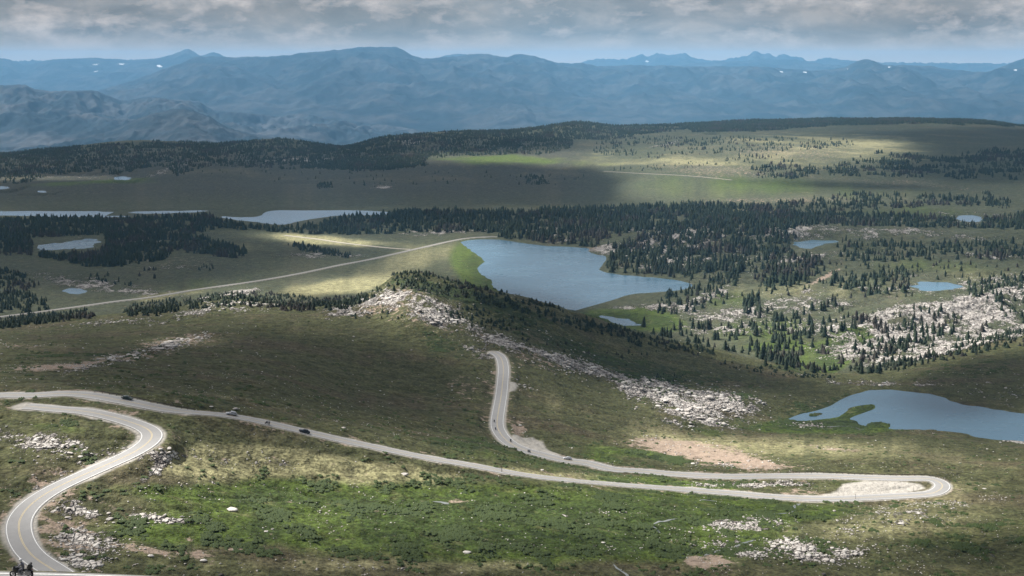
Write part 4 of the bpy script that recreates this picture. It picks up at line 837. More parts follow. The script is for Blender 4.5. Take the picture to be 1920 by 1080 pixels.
for j in ind:
    x, y, z, h, _ = T[j]; o = empty('conifer_tree', (x, y, z-.1)); o.scale = (h, h, h); o.rotation_euler = (0, 0, random.uniform(0, 6.28))
    c = bpy.data.objects.new('crown', crown_me[random.randrange(6)]); t2 = bpy.data.objects.new('trunk', trunk_me)
    w = random.uniform(.95, 1.9) if h > 5 else random.uniform(1.5, 2.2); c.scale = (w, w, 1)
    for q in (c, t2): COL.objects.link(q); q.parent = o
    u, v = proj(x, y, z); lab, grp = region_of(float(u), float(v), y < crest_at(np.array([x]), np.array([y]))[0]+12)
    tag(o, lab, 'tree', grp)
def merge(templates, P, S, SZ, name, mat, tint):
    """copies of small templates, each turned and sized on its own, as one mesh"""
    Vs, Fs, Ts = [], [], []; base = 0; k = RNG.integers(0, len(templates), len(P)); ang = RNG.uniform(0, 6.283, len(P))
    for i, (tv_, tf) in enumerate(templates):
        s = np.nonzero(k == i)[0]
        if not len(s): continue
        c, sn = np.cos(ang[s])[:, None], np.sin(ang[s])[:, None]
        x = (tv_[None, :, 0]*c-tv_[None, :, 1]*sn)*S[s][:, None]+P[s, 0][:, None]; y = (tv_[None, :, 0]*sn+tv_[None, :, 1]*c)*S[s][:, None]+P[s, 1][:, None]
        z = tv_[None, :, 2]*SZ[s][:, None]+P[s, 2][:, None]; n = tv_.shape[0]
        Vs.append(np.stack([x, y, z], -1).reshape(-1, 3)); Fs.append((tf[None]+(np.arange(len(s))*n)[:, None, None]+base).reshape(-1, 3)); base += n*len(s)
        Ts.append(np.repeat(tint[s], n))
    return np.vstack(Vs), np.vstack(Fs), np.concatenate(Ts)
Tr = T[rest]; parts_ = []; base = 0
tint = np.clip(.5+.5*fbm(Tr[:, 0]/80, Tr[:, 1]/80, 3, 99)+RNG.normal(0, .22, len(Tr)), 0, 1)
for tmpl, m, wf in ((BUSH, (Tr[:, 3] < 2.2) & (Tr[:, 1] < 1600), .9), (MIDT, (Tr[:, 3] >= 2.2) & (Tr[:, 3] < 5.2) & (Tr[:, 1] < 1600), 1.9), (MIDT, (Tr[:, 3] >= 5.2) & (Tr[:, 1] < 3900), 1.15), (FART, Tr[:, 1] >= 3900, 1.35), (MIDT, (Tr[:, 3] < 5.2) & (Tr[:, 1] >= 1600) & (Tr[:, 1] < 3900), 1.3)):
    if not m.any(): continue
    q = Tr[m]; v, f, a = merge(tmpl, q[:, :3]-np.array([0, 0, .15]), q[:, 3]*wf*RNG.uniform(.8, 1.25, len(q)), q[:, 3], '', None, tint[m])
    parts_.append((v, f+base, a)); base += len(v)
fo = bpy.data.objects.new('conifer_forest', raw_mesh('conifer_forest', np.vstack([p[0] for p in parts_]), np.vstack([p[1] for p in parts_]), M_TR, np.concatenate([p[2] for p in parts_])))
COL.objects.link(fo); fo['kind'] = 'stuff'; fo['label'] = 'dark conifer forest over the valley floor and the far ridges'; fo['category'] = 'forest'

# ------------------------------------------------------------------ rocks
def rock_t(seed, sub=1):
    r = np.random.default_rng(seed); bm = bmesh.new(); bmesh.ops.create_icosphere(bm, subdivisions=sub, radius=.5)
    ax = r.normal(size=(5, 3)); ax /= np.linalg.norm(ax, axis=1)[:, None]; cut = r.uniform(.16, .36, 5)
    V = np.array([v.co[:] for v in bm.verts])
    for a, c in zip(ax, cut):
        d = V@a; V = V-np.maximum(d-c, 0)[:, None]*a
    V += r.normal(0, .02, V.shape); V[:, 2] *= .62; V[:, 0] *= r.uniform(1.0, 1.5); V[:, 2] += .12
    Fa = np.array([[v.index for v in f.verts] for f in bm.faces]); bm.free(); return V, Fa
def rock_material():
    t = NT('granite'); p = t.pos(); a = t.attr('Tint').outputs['Fac']; n = t.noise(p, 1.3, 4, .65)
    c = t.mix(a, (.34, .29, .26), (.66, .635, .59)); c = t.mix(t.rng(n, .35, .7, 0, .6), c, (.20, .185, .165))
    t.l(c, t.b.inputs['Base Color']); t.b.inputs['Roughness'].default_value = .9; t.b.inputs['Specular IOR Level'].default_value = .2; t.bump(n, .5, .15); return t.m
M_RK = rock_material(); ROCKT = [rock_t(700+i) for i in range(8)]; ROCKD = [rock_t(800+i, 2) for i in range(6)]
# rocks follow the rock patches of the ground
def shrubs(n, ylo, yhi, seed):
    r = np.random.default_rng(seed); m = (Yg > ylo) & (Yg < yhi) & (U > -40) & (U < 1960) & (V < 1110)
    idx = np.nonzero(m.ravel())[0]; rr, cc = idx//NC, idx % NC; cell = np.gradient(ROWS)[rr]*np.gradient(A)[cc]*Yg.ravel()[idx]
    pn = np.clip(fbm(Xg.ravel()[idx]/16, Yg.ravel()[idx]/16, 4, seed)*2.4-.25, 0, 1)
    w = (np.clip(shrub.ravel()[idx], 0, 1)*1.5+np.clip(green.ravel()[idx], 0, 1)*.4+.02)*pn*cell*(RD.ravel()[idx] > 6)*(gravel.ravel()[idx] < .05)/Yg.ravel()[idx]
    k = idx[r.choice(len(idx), n, p=w/w.sum())]; X = Xg.ravel()[k]+r.normal(0, 1, n); Y = Yg.ravel()[k]+r.normal(0, 1, n); Z = ground_z(X, Y)
    wet = np.zeros(n, bool)
    for _, zl, P in water_polys: wet |= (np.abs(Z-zl) < 5) & (Z < zl+.1)
    k = ~wet; return np.column_stack([X, Y, Z, r.uniform(.5, 1.5, n)])[k]
t_ = NT('willow_leaves'); t_.l(t_.mix(t_.noise(t_.pos(), .4, 3), (.014, .030, .004), (.042, .066, .008)), t_.b.inputs['Base Color']); t_.b.inputs['Roughness'].default_value = .9
SB = np.vstack([shrubs(9000, 340, 760, 951), shrubs(6000, 760, 1330, 952)])
v_, f_, a_ = merge(BUSH, SB[:, :3], SB[:, 3]*1.5, SB[:, 3]*.75, '', None, RNG.uniform(0, 1, len(SB)))
so = bpy.data.objects.new('low_shrubs', raw_mesh('low_shrubs', v_, f_, t_.m, a_)); COL.objects.link(so); so['kind'] = 'stuff'; so['label'] = 'dark low willow scrub in the meadow and on the slopes'; so['category'] = 'shrubs'
def rocks(n, ylo, yhi, floor, smin, smax, seed, power=1.0):
    r = np.random.default_rng(seed); m = (Yg > ylo) & (Yg < yhi) & (U > -60) & (U < 1980) & (V < 1120)
    idx = np.nonzero(m.ravel())[0]; rr, cc = idx//NC, idx % NC
    cell = np.gradient(ROWS)[rr]*np.gradient(A)[cc]*Yg.ravel()[idx]
    pn = np.clip(fbm(Xg.ravel()[idx]/14, Yg.ravel()[idx]/20, 3, seed)*1.8+.3, .03, 1)
    w = (np.clip(rock.ravel()[idx], 0, 1.3)**1.6+np.clip(dirt.ravel()[idx], 0, 1)*.45+floor)*pn*cell*(RD.ravel()[idx] > 5.5)/(Yg.ravel()[idx]**power)
    for _, zl, P in water_polys[:2]: pass
    s = r.choice(len(idx), n, p=w/w.sum()); k = idx[s]
    X = Xg.ravel()[k]+r.normal(0, 1.2, n); Y = Yg.ravel()[k]+r.normal(0, 1.5, n); Z = ground_z(X, Y)
    sz = (smin+(smax-smin)*r.uniform(0, 1, n)**5)*(.45+.6*np.clip(rock.ravel()[k], 0, 1))
    wet = np.zeros(n, bool)
    for _, zl, P in water_polys: wet |= (np.abs(Z-zl) < 5) & (Z < zl+.1)
    d = np.full(n, 1e9)
    for s0 in range(0, len(road_pts), 80):
        q = road_pts[s0:s0+80]; d = np.minimum(d, ((X[:, None]-q[None, :, 0])**2+(Y[:, None]-q[None, :, 1])**2).min(1))
    k = (~wet) & (d > 5.6**2); return np.column_stack([X, Y, Z, sz])[k]
RKS = np.vstack([rocks(19000, 300, 720, .06, .22, 2.1, 901), rocks(8000, 720, 1320, .025, .45, 4.6, 902), rocks(13000, 1320, 2900, .012, 1.0, 5., 903)])
print('rocks', len(RKS))
NAMED = [((433, 957), 4.6, 'large flat pale boulder alone in the green meadow, biggest there'), ((250, 990), 2.0, 'pale boulder below the bright rock patch beside the left loop'), ((283, 1043), 2.2, 'pale slab near the bottom edge between the road loop and meadow'), ((382, 1052), 2.6, 'pale flat boulder near the bottom edge, right of the slab'),
         ((151, 857), 2.4, 'pale boulder inside the road loop, right of the dark outcrop'), ((758, 891), 4.0, 'wide pale rock on dry grass below the long road'), ((877, 1037), 3.2, 'pale flat boulder low in the middle of the meadow'), ((1017, 882), 2.4, 'pale boulder on the grass between the two road branches'), ((645, 803), 2.6, 'grey boulder on the dark slope right of the black car'),
         ((1565, 959), 2.8, 'rounded grey boulder below the gravel turnout'), ((1845, 917), 2.2, 'pale boulder right of the hairpin bend'), ((1851, 842), 2.0, 'pale boulder on grass under the right lake'), ((1689, 983), 3.2, 'low pale boulder on the lower right grass slope'), ((1555, 1018), 2.8, 'white boulder right of the lower stony patch'),
         ((442, 768), 3.6, 'pale rock just behind the silver estate car'), ((395, 763), 1.9, 'small pale rock up the slope left of the silver estate car'), ((1110, 912), 1.2, 'small pale rock on the road verge in the middle'), ((464, 848), 1.6, 'pale rock above the dry grass right of the loop'), ((1130, 1018), 1.8, 'pale rock in the green meadow left of the trickle'),
         ((976, 798), 2.6, 'pale rock cut beside the steep road stretch'), ((500, 997), 1.7, 'small pale boulder in the meadow under the largest one'), ((1545, 1078), 3.0, 'dark boulder at the bottom edge, right side'), ((415, 1079), 2.4, 'dark boulder at the bottom edge, left side')]
rock_me = [raw_mesh('boulder', v, f, M_RK, np.full(len(v), .45+.1*i)) for i, (v, f) in enumerate(ROCKD)]
dark_me = raw_mesh('boulder', *ROCKD[0], simple('dark_stone', (.06, .055, .05), .9), None)
for (pp, s, lab) in NAMED:
    s *= .72
    h = hit([pp[0]], [pp[1]])[0]; o = bpy.data.objects.new('boulder', dark_me if 'dark boulder' in lab else rock_me[random.randrange(6)]); COL.objects.link(o)
    o.location = h; o.scale = (s*1.15, s, s*.8); o.rotation_euler = (0, 0, random.uniform(-.5, .5)); tag(o, lab, 'boulder', None)
ru, rv = proj(RKS[:, 0], RKS[:, 1], RKS[:, 2]); vis = seen(RKS[:, 0], RKS[:, 1], RKS[:, 2]+.3*RKS[:, 3]) & (ru > 2) & (ru < 1918) & (rv < 1078)
rord = np.argsort(-RKS[:, 3]/RKS[:, 1]*vis); NB = 277; ri = rord[:NB]; rr_ = rord[NB:]
def rock_region(u, v):
    if u < 320 and 790 < v < 900: return 'pale boulder on the stony ground inside the left road loop', 'boulders inside the road loop'
    if u < 500 and v >= 790: return 'pale boulder in the stony grass beside the lower left road', 'boulders by the lower left road'
    if v < 640 and u < 1100: return 'pale block on the rocky crest of the near hill', 'blocks on the near hill crest'
    if v < 700 and u >= 1100: return 'pale block on the rock slabs right of the big lake', 'blocks on the far rock slabs'
    if v < 800 and u < 700: return 'pale block on the dark hillside above the long road', 'blocks on the dark hillside'
    if v < 830 and u < 1150: return 'pale block on the rocky slope beside the steep road stretch', 'blocks beside the steep road'
    if v < 830 and u < 1500: return 'pale block in the rock outcrop left of the small right lake', 'blocks of the outcrop by the right lake'
    if v < 860: return 'pale stone on the dark slope round the small right lake', 'stones round the right lake'
    if u > 1250 and v > 940: return 'pale stone in the stony patches of the lower right meadow', 'stones of the lower right meadow'
    if u > 1250: return 'pale stone between the two branches of the hairpin', 'stones by the hairpin'
    if v < 930: return 'pale stone on the dry sunlit grass below the long road', 'stones on the dry grass'
    return 'pale stone scattered in the green meadow at the bottom', 'stones in the green meadow'
for j in ri:
    x, y, z, s = RKS[j]; o = bpy.data.objects.new('boulder', rock_me[random.randrange(6)]); COL.objects.link(o)
    o.location = (x, y, z); o.scale = (s*random.uniform(.9, 1.3), s, s*random.uniform(.7, 1)); o.rotation_euler = (0, 0, random.uniform(0, 6.28))
    lab, grp = rock_region(float(ru[j]), float(rv[j])); tag(o, lab, 'boulder', grp)
q = RKS[rr_]; v_, f_, a_ = merge(ROCKT, q[:, :3], q[:, 3], q[:, 3]*RNG.uniform(.6, 1., len(q)), '', None, RNG.uniform(.2, 1, len(q)))
ro = bpy.data.objects.new('scattered_rocks', raw_mesh('scattered_rocks', v_, f_, M_RK, a_)); COL.objects.link(ro); ro['kind'] = 'stuff'
ro['label'] = 'countless small pale stones strewn over the slopes'; ro['category'] = 'rocks'

# ------------------------------------------------------------------ vehicles, riders, posts, guardrails
def box(bm, x0, x1, y0, y1, z0, z1, bev=0):
    r = bmesh.ops.create_cube(bm, size=1, matrix=Matrix.Translation(((x0+x1)/2, (y0+y1)/2, (z0+z1)/2)) @ Matrix.Diagonal((x1-x0, y1-y0, z1-z0, 1)))
    if bev:
        es = list({e for v in r['verts'] for e in v.link_edges}); bmesh.ops.bevel(bm, geom=es, offset=bev, segments=2, affect='EDGES')
def loft(bm, secs):
    """secs: list of (x, half width, z0, z1, inset of the upper edge) along the length"""
    rings = []
    for x, w, z0, z1, t in secs:
        pr = [(-w*.9, z0), (-w, z0+(z1-z0)*.3), (-w, z0+(z1-z0)*.72), (-w*t, z1), (w*t, z1), (w, z0+(z1-z0)*.72), (w, z0+(z1-z0)*.3), (w*.9, z0)]
        rings.append([bm.verts.new((x, a, b)) for a, b in pr])
    n = 8
    for a, b in zip(rings, rings[1:]):
        for i in range(n): bm.faces.new((a[i], a[(i+1) % n], b[(i+1) % n], b[i]))
    bm.faces.new(rings[0]); bm.faces.new(rings[-1][::-1]); bmesh.ops.recalc_face_normals(bm, faces=bm.faces)
def cyl(bm, a, b, r, seg=12, r2=None):
    a, b = Vector(a), Vector(b); d = b-a; M = Matrix.Translation((a+b)/2) @ d.to_track_quat('Z', 'Y').to_matrix().to_4x4()
    bmesh.ops.create_cone(bm, cap_ends=True, segments=seg, radius1=r, radius2=r if r2 is None else r2, depth=d.length, matrix=M)
def torus(bm, c, R, r, seg=28, ss=8):
    rings = []
    for i in range(seg):
        a = i*2*math.pi/seg; rings.append([bm.verts.new((c[0]+math.cos(a)*(R+r*math.cos(b)), c[1]+r*math.sin(b)*1.05, c[2]+math.sin(a)*(R+r*math.cos(b)))) for b in [j*2*math.pi/ss for j in range(ss)]])
    for i in range(seg):
        for j in range(ss): bm.faces.new((rings[i][j], rings[(i+1) % seg][j], rings[(i+1) % seg][(j+1) % ss], rings[i][(j+1) % ss]))
    bmesh.ops.recalc_face_normals(bm, faces=bm.faces)
M_TY = simple('rubber', (.02, .02, .02), .8); M_RIM = simple('rim_metal', (.35, .35, .36), .35, .8); M_GL = simple('dark_glass', (.015, .02, .025), .08, 0, .8)
M_CH = simple('chrome', (.6, .6, .62), .2, 1.); M_BLK = simple('black_paint', (.02, .02, .022), .3); M_LMP = simple('lamp_glass', (.7, .7, .68), .15); M_RED = simple('red_lamp', (.35, .02, .02), .25)
def make_car(paint, tall=0.):
    r = empty('car')
    L2 = 2.35
    bm = bmesh.new(); loft(bm, [(-L2, .78, .38, .80, .86), (-L2+.12, .86, .30, .95, .86), (-1.5, .91, .26, .98+tall*.1, .88), (0, .92, .25, .97, .88), (1.0, .91, .26, .95, .88), (1.7, .88, .27, .86, .86), (L2-.1, .80, .32, .72, .84), (L2, .70, .40, .62, .84)])
    bm_obj('body', bm, paint, r, True)
    back = -2.0 if tall else -1.75
    bm = bmesh.new(); loft(bm, [(back, .80, .90, .96, .9), (back+.42, .80, .90, 1.38+tall, .78), (-.3, .80, .90, 1.45+tall, .78), (.25, .80, .90, 1.42+tall, .78), (1.05, .80, .90, .97, .85)])
    bm_obj('cabin', bm, paint, r, True)
    bm = bmesh.new()
    zt = 1.30+tall
    for s in (-1, 1):
        y0 = s*.815; y1 = s*.70
        for xa, xb, xc, xd in ((back+.30, -.42, -.42, back+.52), (-.32, .78, .22, -.32)):
            vs = [bm.verts.new((xa, y0, 1.0)), bm.verts.new((xb, y0, 1.0)), bm.verts.new((xc, y1, zt)), bm.verts.new((xd, y1, zt))]
            bm.faces.new(vs)
    bmesh.ops.solidify(bm, geom=bm.faces[:], thickness=.03)
    bm_obj('side_window', bm, M_GL, r)
    bm = bmesh.new(); vs = [bm.verts.new(p) for p in ((1.06, -.66, 1.0), (1.06, .66, 1.0), (.33, .58, zt+.05), (.33, -.58, zt+.05))]; bm.faces.new(vs); bmesh.ops.solidify(bm, geom=bm.faces[:], thickness=.03)
    bm_obj('windshield', bm, M_GL, r)
    bm = bmesh.new(); vs = [bm.verts.new(p) for p in ((back+.02, -.62, 1.0), (back+.02, .62, 1.0), (back+.38, .55, zt), (back+.38, -.55, zt))]; bm.faces.new(vs); bmesh.ops.solidify(bm, geom=bm.faces[:], thickness=.03)
    bm_obj('rear_window', bm, M_GL, r)
    for x in (-1.42, 1.42):
        for s in (-1, 1):
            bm = bmesh.new(); torus(bm, (x, s*.82, .33), .23, .105); w = bm_obj('wheel', bm, M_TY, r, True)
            bm = bmesh.new(); cyl(bm, (x, s*.76, .33), (x, s*.90, .33), .21, 16); bm_obj('rim', bm, M_RIM, w)
    for s in (-1, 1):
        bm = bmesh.new(); box(bm, L2-.16, L2-.02, s*.62-.16, s*.62+.16, .58, .70, .02); bm_obj('headlight', bm, M_LMP, r)
        bm = bmesh.new(); box(bm, -L2-.02, -L2+.12, s*.66-.12, s*.66+.12, .70, .86, .02); bm_obj('tail_light', bm, M_RED, r)
        bm = bmesh.new(); box(bm, .72, .88, s*.98-.09, s*.98+.09, .96, 1.08, .03); bm_obj('mirror', bm, paint, r)
    return r
def place(o, px, py, road, flip=False, dx=0.):
    R = ROADS[road]; h = hit([px], [py])[0]; d = (R[:, 0]-h[0])**2+(R[:, 1]-h[1])**2; i = int(np.clip(np.argmin(d), 2, len(R)-3))
    t = Vector(R[i+2]-R[i-2]); n = Vector((-t.y, t.x, 0)).normalized(); off = n.dot(Vector(h)-Vector(R[i])); off = max(-2.6, min(2.6, off))
    if abs(off) < 1.2: off = 1.7*(1 if off >= 0 else -1)
    p = Vector(R[i])+n*off+Vector((0, 0, .02)); o.location = p
    if flip: t = -t
    yaw = math.atan2(t.y, t.x); pit = -math.atan2(t.z, math.hypot(t.x, t.y)); o.rotation_euler = (0, pit, yaw); return o
M_SIL = simple('silver_paint', (.50, .51, .54), .32, .5); M_DGR = simple('dark_green_paint', (.02, .04, .035), .3); M_DBL = simple('dark_blue_paint', (.018, .022, .035), .25)
c1 = make_car(M_SIL, .22); c1.name = 'estate_car'; place(c1, 435, 779, 'main', True); tag(c1, 'silver estate car on the long road, left of the dark motorcycle', 'car')
c2 = make_car(M_DGR); place(c2, 238, 748, 'main'); tag(c2, 'small dark green car farthest left on the upper road', 'car')
c3 = make_car(M_DBL); place(c3, 568, 811, 'main', True); tag(c3, 'black car on the long road, right of the dark motorcycle', 'car')
c4 = make_car(M_SIL, .12); place(c4, 1061, 862, 'main'); tag(c4, 'silver car on the upper branch below the steep road stretch', 'car')

M_LEA = simple('leather', (.025, .024, .026), .55); M_JAC = simple('grey_jacket', (.16, .16, .19), .8); M_HEL = simple('white_helmet', (.75, .76, .78), .25)
M_ALU = simple('aluminium', (.32, .32, .33), .4, .7); M_BAG = simple('luggage_cloth', (.05, .05, .052), .85)
def skin(name, joints, bones, mat, root=0, parent=None):
    me = bpy.data.meshes.new(name); me.from_pydata([j[0] for j in joints], bones, []); o = bpy.data.objects.new(name, me); COL.objects.link(o)
    md = o.modifiers.new('skin', 'SKIN'); md.use_smooth_shade = True
    for i, j in enumerate(joints):
        sv = me.skin_vertices[0].data[i]; sv.radius = (j[1], j[1]) if not isinstance(j[1], tuple) else j[1]; sv.use_root = (i == root)
    o.modifiers.new('sub', 'SUBSURF').levels = 1; o.modifiers['sub'].render_levels = 1
    dg = bpy.context.evaluated_depsgraph_get(); m2 = bpy.data.meshes.new_from_object(o.evaluated_get(dg)); o.modifiers.clear(); o.data = m2; m2.name = name; m2.materials.clear(); m2.materials.append(mat)
    if parent: o.parent = parent
    return o
def make_motorcycle():
    r = empty('motorcycle')
    for x, nm in ((.78, 'front_wheel'), (-.76, 'rear_wheel')):
        bm = bmesh.new(); torus(bm, (x, 0, .33), .255, .075 if x > 0 else .085); w = bm_obj(nm, bm, M_TY, r, True)
        bm = bmesh.new()
        for k in range(5):
            a = k*2*math.pi/5; cyl(bm, (x, 0, .33), (x+.2*math.cos(a), 0, .33+.2*math.sin(a)), .02, 6)
        cyl(bm, (x, -.07, .33), (x, .07, .33), .06); bm_obj('rim', bm, M_RIM, w)
        bm = bmesh.new(); cyl(bm, (x, -.085, .33), (x, -.095, .33), .15, 20); bm_obj('brake_disc', bm, M_CH, w)
    bm = bmesh.new()
    for s in (-.1, .1): cyl(bm, (.78, s, .33), (.50, s, .98), .028, 8)
    bm_obj('fork', bm, M_CH, r)
    bm = bmesh.new(); cyl(bm, (.46, -.36, 1.10), (.50, 0, 1.02), .016, 8); cyl(bm, (.46, .36, 1.10), (.50, 0, 1.02), .016, 8); bm_obj('handlebar', bm, M_BLK, r)
    bm = bmesh.new(); box(bm, -.18, .34, -.24, .24, .24, .62, .05); cyl(bm, (.05, -.36, .42), (.05, .36, .42), .12, 14); bm_obj('engine', bm, M_ALU, r)
    bm = bmesh.new(); loft(bm, [(-.12, .13, .72, .88, .6), (.08, .2, .68, .98, .6), (.32, .18, .68, 1.0, .6), (.46, .12, .74, .94, .6)]); bm_obj('fuel_tank', bm, M_BLK, r, True)
    bm = bmesh.new(); loft(bm, [(-.85, .14, .74, .86, .8), (-.5, .17, .68, .86, .8), (-.3, .15, .66, .80, .8), (-.08, .13, .68, .82, .8)]); bm_obj('seat', bm, M_LEA, r, True)
    bm = bmesh.new(); loft(bm, [(.30, .26, .50, .92, .7), (.52, .27, .52, 1.06, .7), (.72, .18, .62, 1.02, .6), (.80, .10, .72, .90, .6)]); bm_obj('fairing', bm, M_BLK, r, True)
    bm = bmesh.new(); vs = [bm.verts.new(p) for p in ((.70, -.2, 1.0), (.70, .2, 1.0), (.48, .15, 1.36), (.48, -.15, 1.36))]; bm.faces.new(vs); bmesh.ops.solidify(bm, geom=bm.faces[:], thickness=.01); bm_obj('windscreen', bm, M_GL, r)
    bm = bmesh.new(); cyl(bm, (.74, 0, .84), (.83, 0, .84), .09, 16); bm_obj('headlight', bm, M_LMP, r)
    for s in (-1, 1):
        bm = bmesh.new(); box(bm, -.92, -.42, s*.33-.12, s*.33+.12, .40, .78, .04); bm_obj('pannier', bm, M_ALU, r)
        bm = bmesh.new(); cyl(bm, (.05, s*.2, .28), (-.95, s*.2, .34), .05, 10); bm_obj('exhaust', bm, M_CH, r)
        bm = bmesh.new(); cyl(bm, (.44, s*.30, 1.1), (.46, s*.40, 1.24), .01, 6); cyl(bm, (.46, s*.40, 1.24), (.44, s*.40, 1.24), .06, 10); bm_obj('mirror', bm, M_BLK, r)
    bm = bmesh.new(); box(bm, -1.0, -.56, -.24, .24, .88, 1.18, .06); bm_obj('top_case', bm, M_BLK, r)
    bm = bmesh.new(); cyl(bm, (-.80, -.30, 1.28), (-.80, .30, 1.28), .12, 14); bm_obj('luggage_roll', bm, M_BAG, r)
    bm = bmesh.new(); loft(bm, [(-1.08, .07, .50, .60, .7), (-.92, .08, .62, .74, .7), (-.6, .08, .66, .76, .7)]); bm_obj('rear_mudguard', bm, M_BLK, r, True)
    bm = bmesh.new(); box(bm, -1.03, -1.0, -.07, .07, .78, .86, .01); bm_obj('tail_light', bm, M_RED, r)
    return r
def make_rider():
    r = empty('person')
    J = [((-.22, 0, .90), .15), ((-.16, 0, 1.12), .145), ((-.05, 0, 1.34), (.165, .125)), ((0, 0, 1.46), .07), ((.03, 0, 1.58), .095), ((.04, 0, 1.66), .09)]
    B = [(0, 1), (1, 2), (2, 3), (3, 4), (4, 5)]
    for s in (-1, 1):
        i = len(J); J += [((-.04, s*.20, 1.38), .075), ((.16, s*.30, 1.16), .055), ((.38, s*.30, 1.10), .042), ((.46, s*.30, 1.10), .036)]; B += [(2, i), (i, i+1), (i+1, i+2), (i+2, i+3)]
        i = len(J); J += [((-.16, s*.13, .88), .105), ((.22, s*.22, .80), .08), ((.02, s*.26, .46), .058), ((-.02, s*.26, .36), .05), ((.14, s*.27, .31), .042)]; B += [(0, i), (i, i+1), (i+1, i+2), (i+2, i+3), (i+3, i+4)]
    skin('body', J, B, M_JAC, 0, r)
    bm = bmesh.new(); bmesh.ops.create_uvsphere(bm, u_segments=16, v_segments=12, radius=.155, matrix=Matrix.Translation((.04, 0, 1.68)) @ Matrix.Diagonal((1.1, .92, 1.08, 1))); h = bm_obj('helmet', bm, M_HEL, r, True)
    bm = bmesh.new(); bmesh.ops.create_uvsphere(bm, u_segments=16, v_segments=10, radius=.15, matrix=Matrix.Translation((.075, 0, 1.66)) @ Matrix.Diagonal((1.1, .86, .55, 1))); bm_obj('visor', bm, M_GL, h, True)
    return r
mc = make_motorcycle(); rd_ = make_rider()
place(mc, 29, 1079, 'near', True)
Rn = ROADS['near']; i_ = int(np.argmin(np.abs(Rn[:, 0]+45.6))); mc.location = (Rn[i_, 0], Rn[i_, 1]+2.75, Rn[i_, 2]+.02); rd_.location = mc.location; rd_.rotation_euler = mc.rotation_euler
tag(mc, 'black touring motorcycle with panniers and luggage at the bottom left corner', 'motorcycle'); tag(rd_, 'person in grey jacket and white helmet riding the large near motorcycle', 'person')
for (px, py, fl, lab, lab2) in [(500, 797, True, 'dark motorcycle on the long road between silver estate and black car', 'person riding the motorcycle between the silver estate and black car'),
                              (932, 792, True, 'small motorcycle highest on the steep road stretch, just above another', 'person riding the highest motorcycle on the steep road stretch'),
                              (933, 806, True, 'small motorcycle entering the bend at the foot of the steep road', 'person riding the second motorcycle down the steep road'),
                              (958, 829, True, 'dark motorcycle in the bend beside the gravel turnout', 'person riding the motorcycle beside the gravel turnout'),
                              (994, 848, True, 'dark motorcycle leading the group, nearest the silver car', 'person riding the leading motorcycle nearest the silver car')]:
    m_ = copy_tree(mc); place(m_, px, py, 'main', fl); tag(m_, lab, 'motorcycle'); p_ = copy_tree(rd_); p_.location = m_.location; p_.rotation_euler = m_.rotation_euler; tag(p_, lab2, 'person')

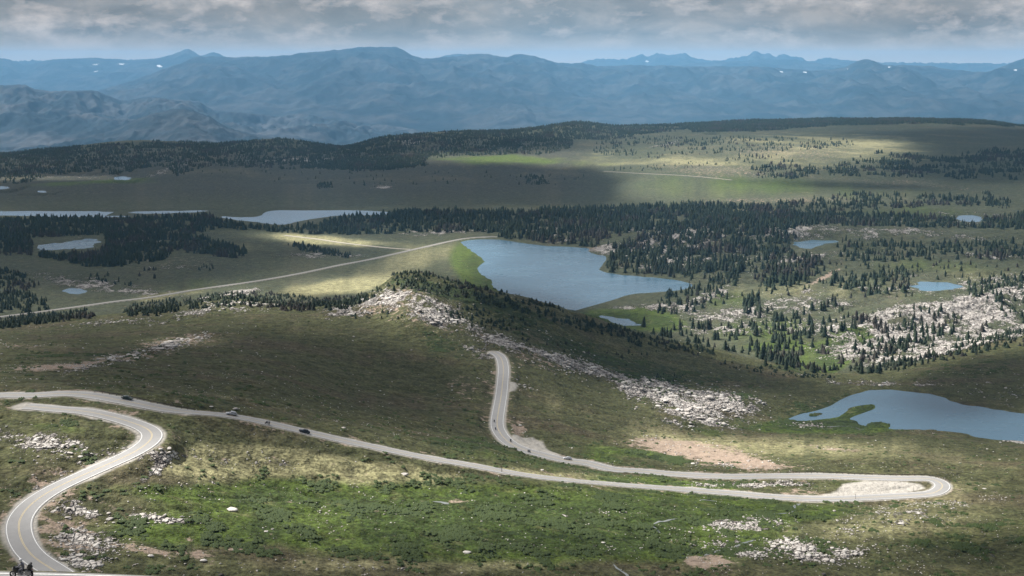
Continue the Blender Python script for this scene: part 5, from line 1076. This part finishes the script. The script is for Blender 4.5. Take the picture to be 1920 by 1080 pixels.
M_WOOD = simple('dark_wood', (.05, .04, .035), .9)
for (px, py, lab) in [(941, 885, 'dark wooden snow pole on the far verge of the long road'), (1149, 874, 'dark wooden snow pole beside the upper branch, right of the silver car'), (1604, 936, 'thin snow pole at the left part of the gravel turnout'), (1713, 921, 'thin snow pole at the right part of the gravel turnout')]:
    h = hit([px], [py])[0]; bm = bmesh.new(); th = .16 if px < 1200 else .08
    cyl(bm, (0, 0, -.3), (0, 0, 2.7), th, 8, th*.8); cyl(bm, (0, 0, 2.7), (0, 0, 2.78), th*.8, 8, .02); o = bm_obj('snow_pole', bm, M_WOOD); o.location = h; tag(o, lab, 'pole')
M_STEEL = simple('weathered_steel', (.07, .055, .045), .7, .3)
def guardrail(road, px0, px1, side, off, label):
    R = ROADS[road]; u, v = proj(R[:, 0], R[:, 1], R[:, 2]); i0 = int(np.argmin((u-px0[0])**2+(v-px0[1])**2)); i1 = int(np.argmin((u-px1[0])**2+(v-px1[1])**2)); i0, i1 = sorted((i0, i1))
    d = np.gradient(R[:, :2], axis=0); d /= np.linalg.norm(d, axis=1)[:, None]; n = np.stack([-d[:, 1], d[:, 0]], 1)*side
    Q = np.column_stack([R[:, :2]+n*off, R[:, 2]])[i0:i1+1:2]; r = empty('guardrail', tuple(Q[0])); o0 = Vector(Q[0])
    bm = bmesh.new(); prof = [(.03, .42), (-.03, .50), (.03, .58), (-.03, .66), (.03, .74), (.07, .74), (.07, .42)]; rings = []
    nn = n[i0:i1+1:2]
    for p, q in zip(Q, nn): rings.append([bm.verts.new(Vector((p[0]+q[0]*a, p[1]+q[1]*a, p[2]+b))-o0) for a, b in prof])
    k = len(prof)
    for a, b in zip(rings, rings[1:]):
        for j in range(k): bm.faces.new((a[j], a[(j+1) % k], b[(j+1) % k], b[j]))
    bmesh.ops.recalc_face_normals(bm, faces=bm.faces); bm_obj('rail', bm, M_STEEL, r)
    bm = bmesh.new(); box(bm, -.09, .09, -.09, .09, -.6, .78); pm = bpy.data.meshes.new('post'); bm.to_mesh(pm); bm.free(); pm.materials.append(M_WOOD)
    for p, q in list(zip(Q, nn))[::1]:
        o = bpy.data.objects.new('post', pm); COL.objects.link(o); o.parent = r; o.location = Vector((p[0]+q[0]*.17, p[1]+q[1]*.17, p[2]))-o0
    tag(r, label, 'guardrail'); return r
def outer_side(road, px):      # the side of the road away from the eye
    R = ROADS[road]; u, v = proj(R[:, 0], R[:, 1], R[:, 2]); i = int(np.argmin((u-px[0])**2+(v-px[1])**2)); d = R[i+1]-R[i-1]; return 1 if d[0] > 0 else -1
guardrail('main', (1470, 893), (1764, 905), outer_side('main', (1600, 893)), 4.6, 'dark guardrail round the far side of the hairpin bend')
guardrail('main', (170, 740), (372, 768), outer_side('main', (300, 757)), 4.6, 'dark guardrail behind the upper road at the left, near the green car')

# ------------------------------------------------------------------ haze
def haze():
    t = NT('haze'); t.t.nodes.remove(t.b); v = t.n('ShaderNodeVolumePrincipled')
    v.inputs['Color'].default_value = (.28, .62, 1.0, 1); v.inputs['Density'].default_value = 2.3e-5; v.inputs['Anisotropy'].default_value = 0.0
    t.l(v.outputs[0], t.out.inputs['Volume'])
    bm = bmesh.new(); z0 = min(float(Zg.min()), H0-1050)-200; box(bm, -60000, 60000, -1500, 49500, z0, H0+MTOP+12)
    o = bm_obj('haze', bm, t.m); o['kind'] = 'stuff'; o['label'] = 'pale blue haze between the eye and the far mountains'; o['category'] = 'haze'; return o
haze()
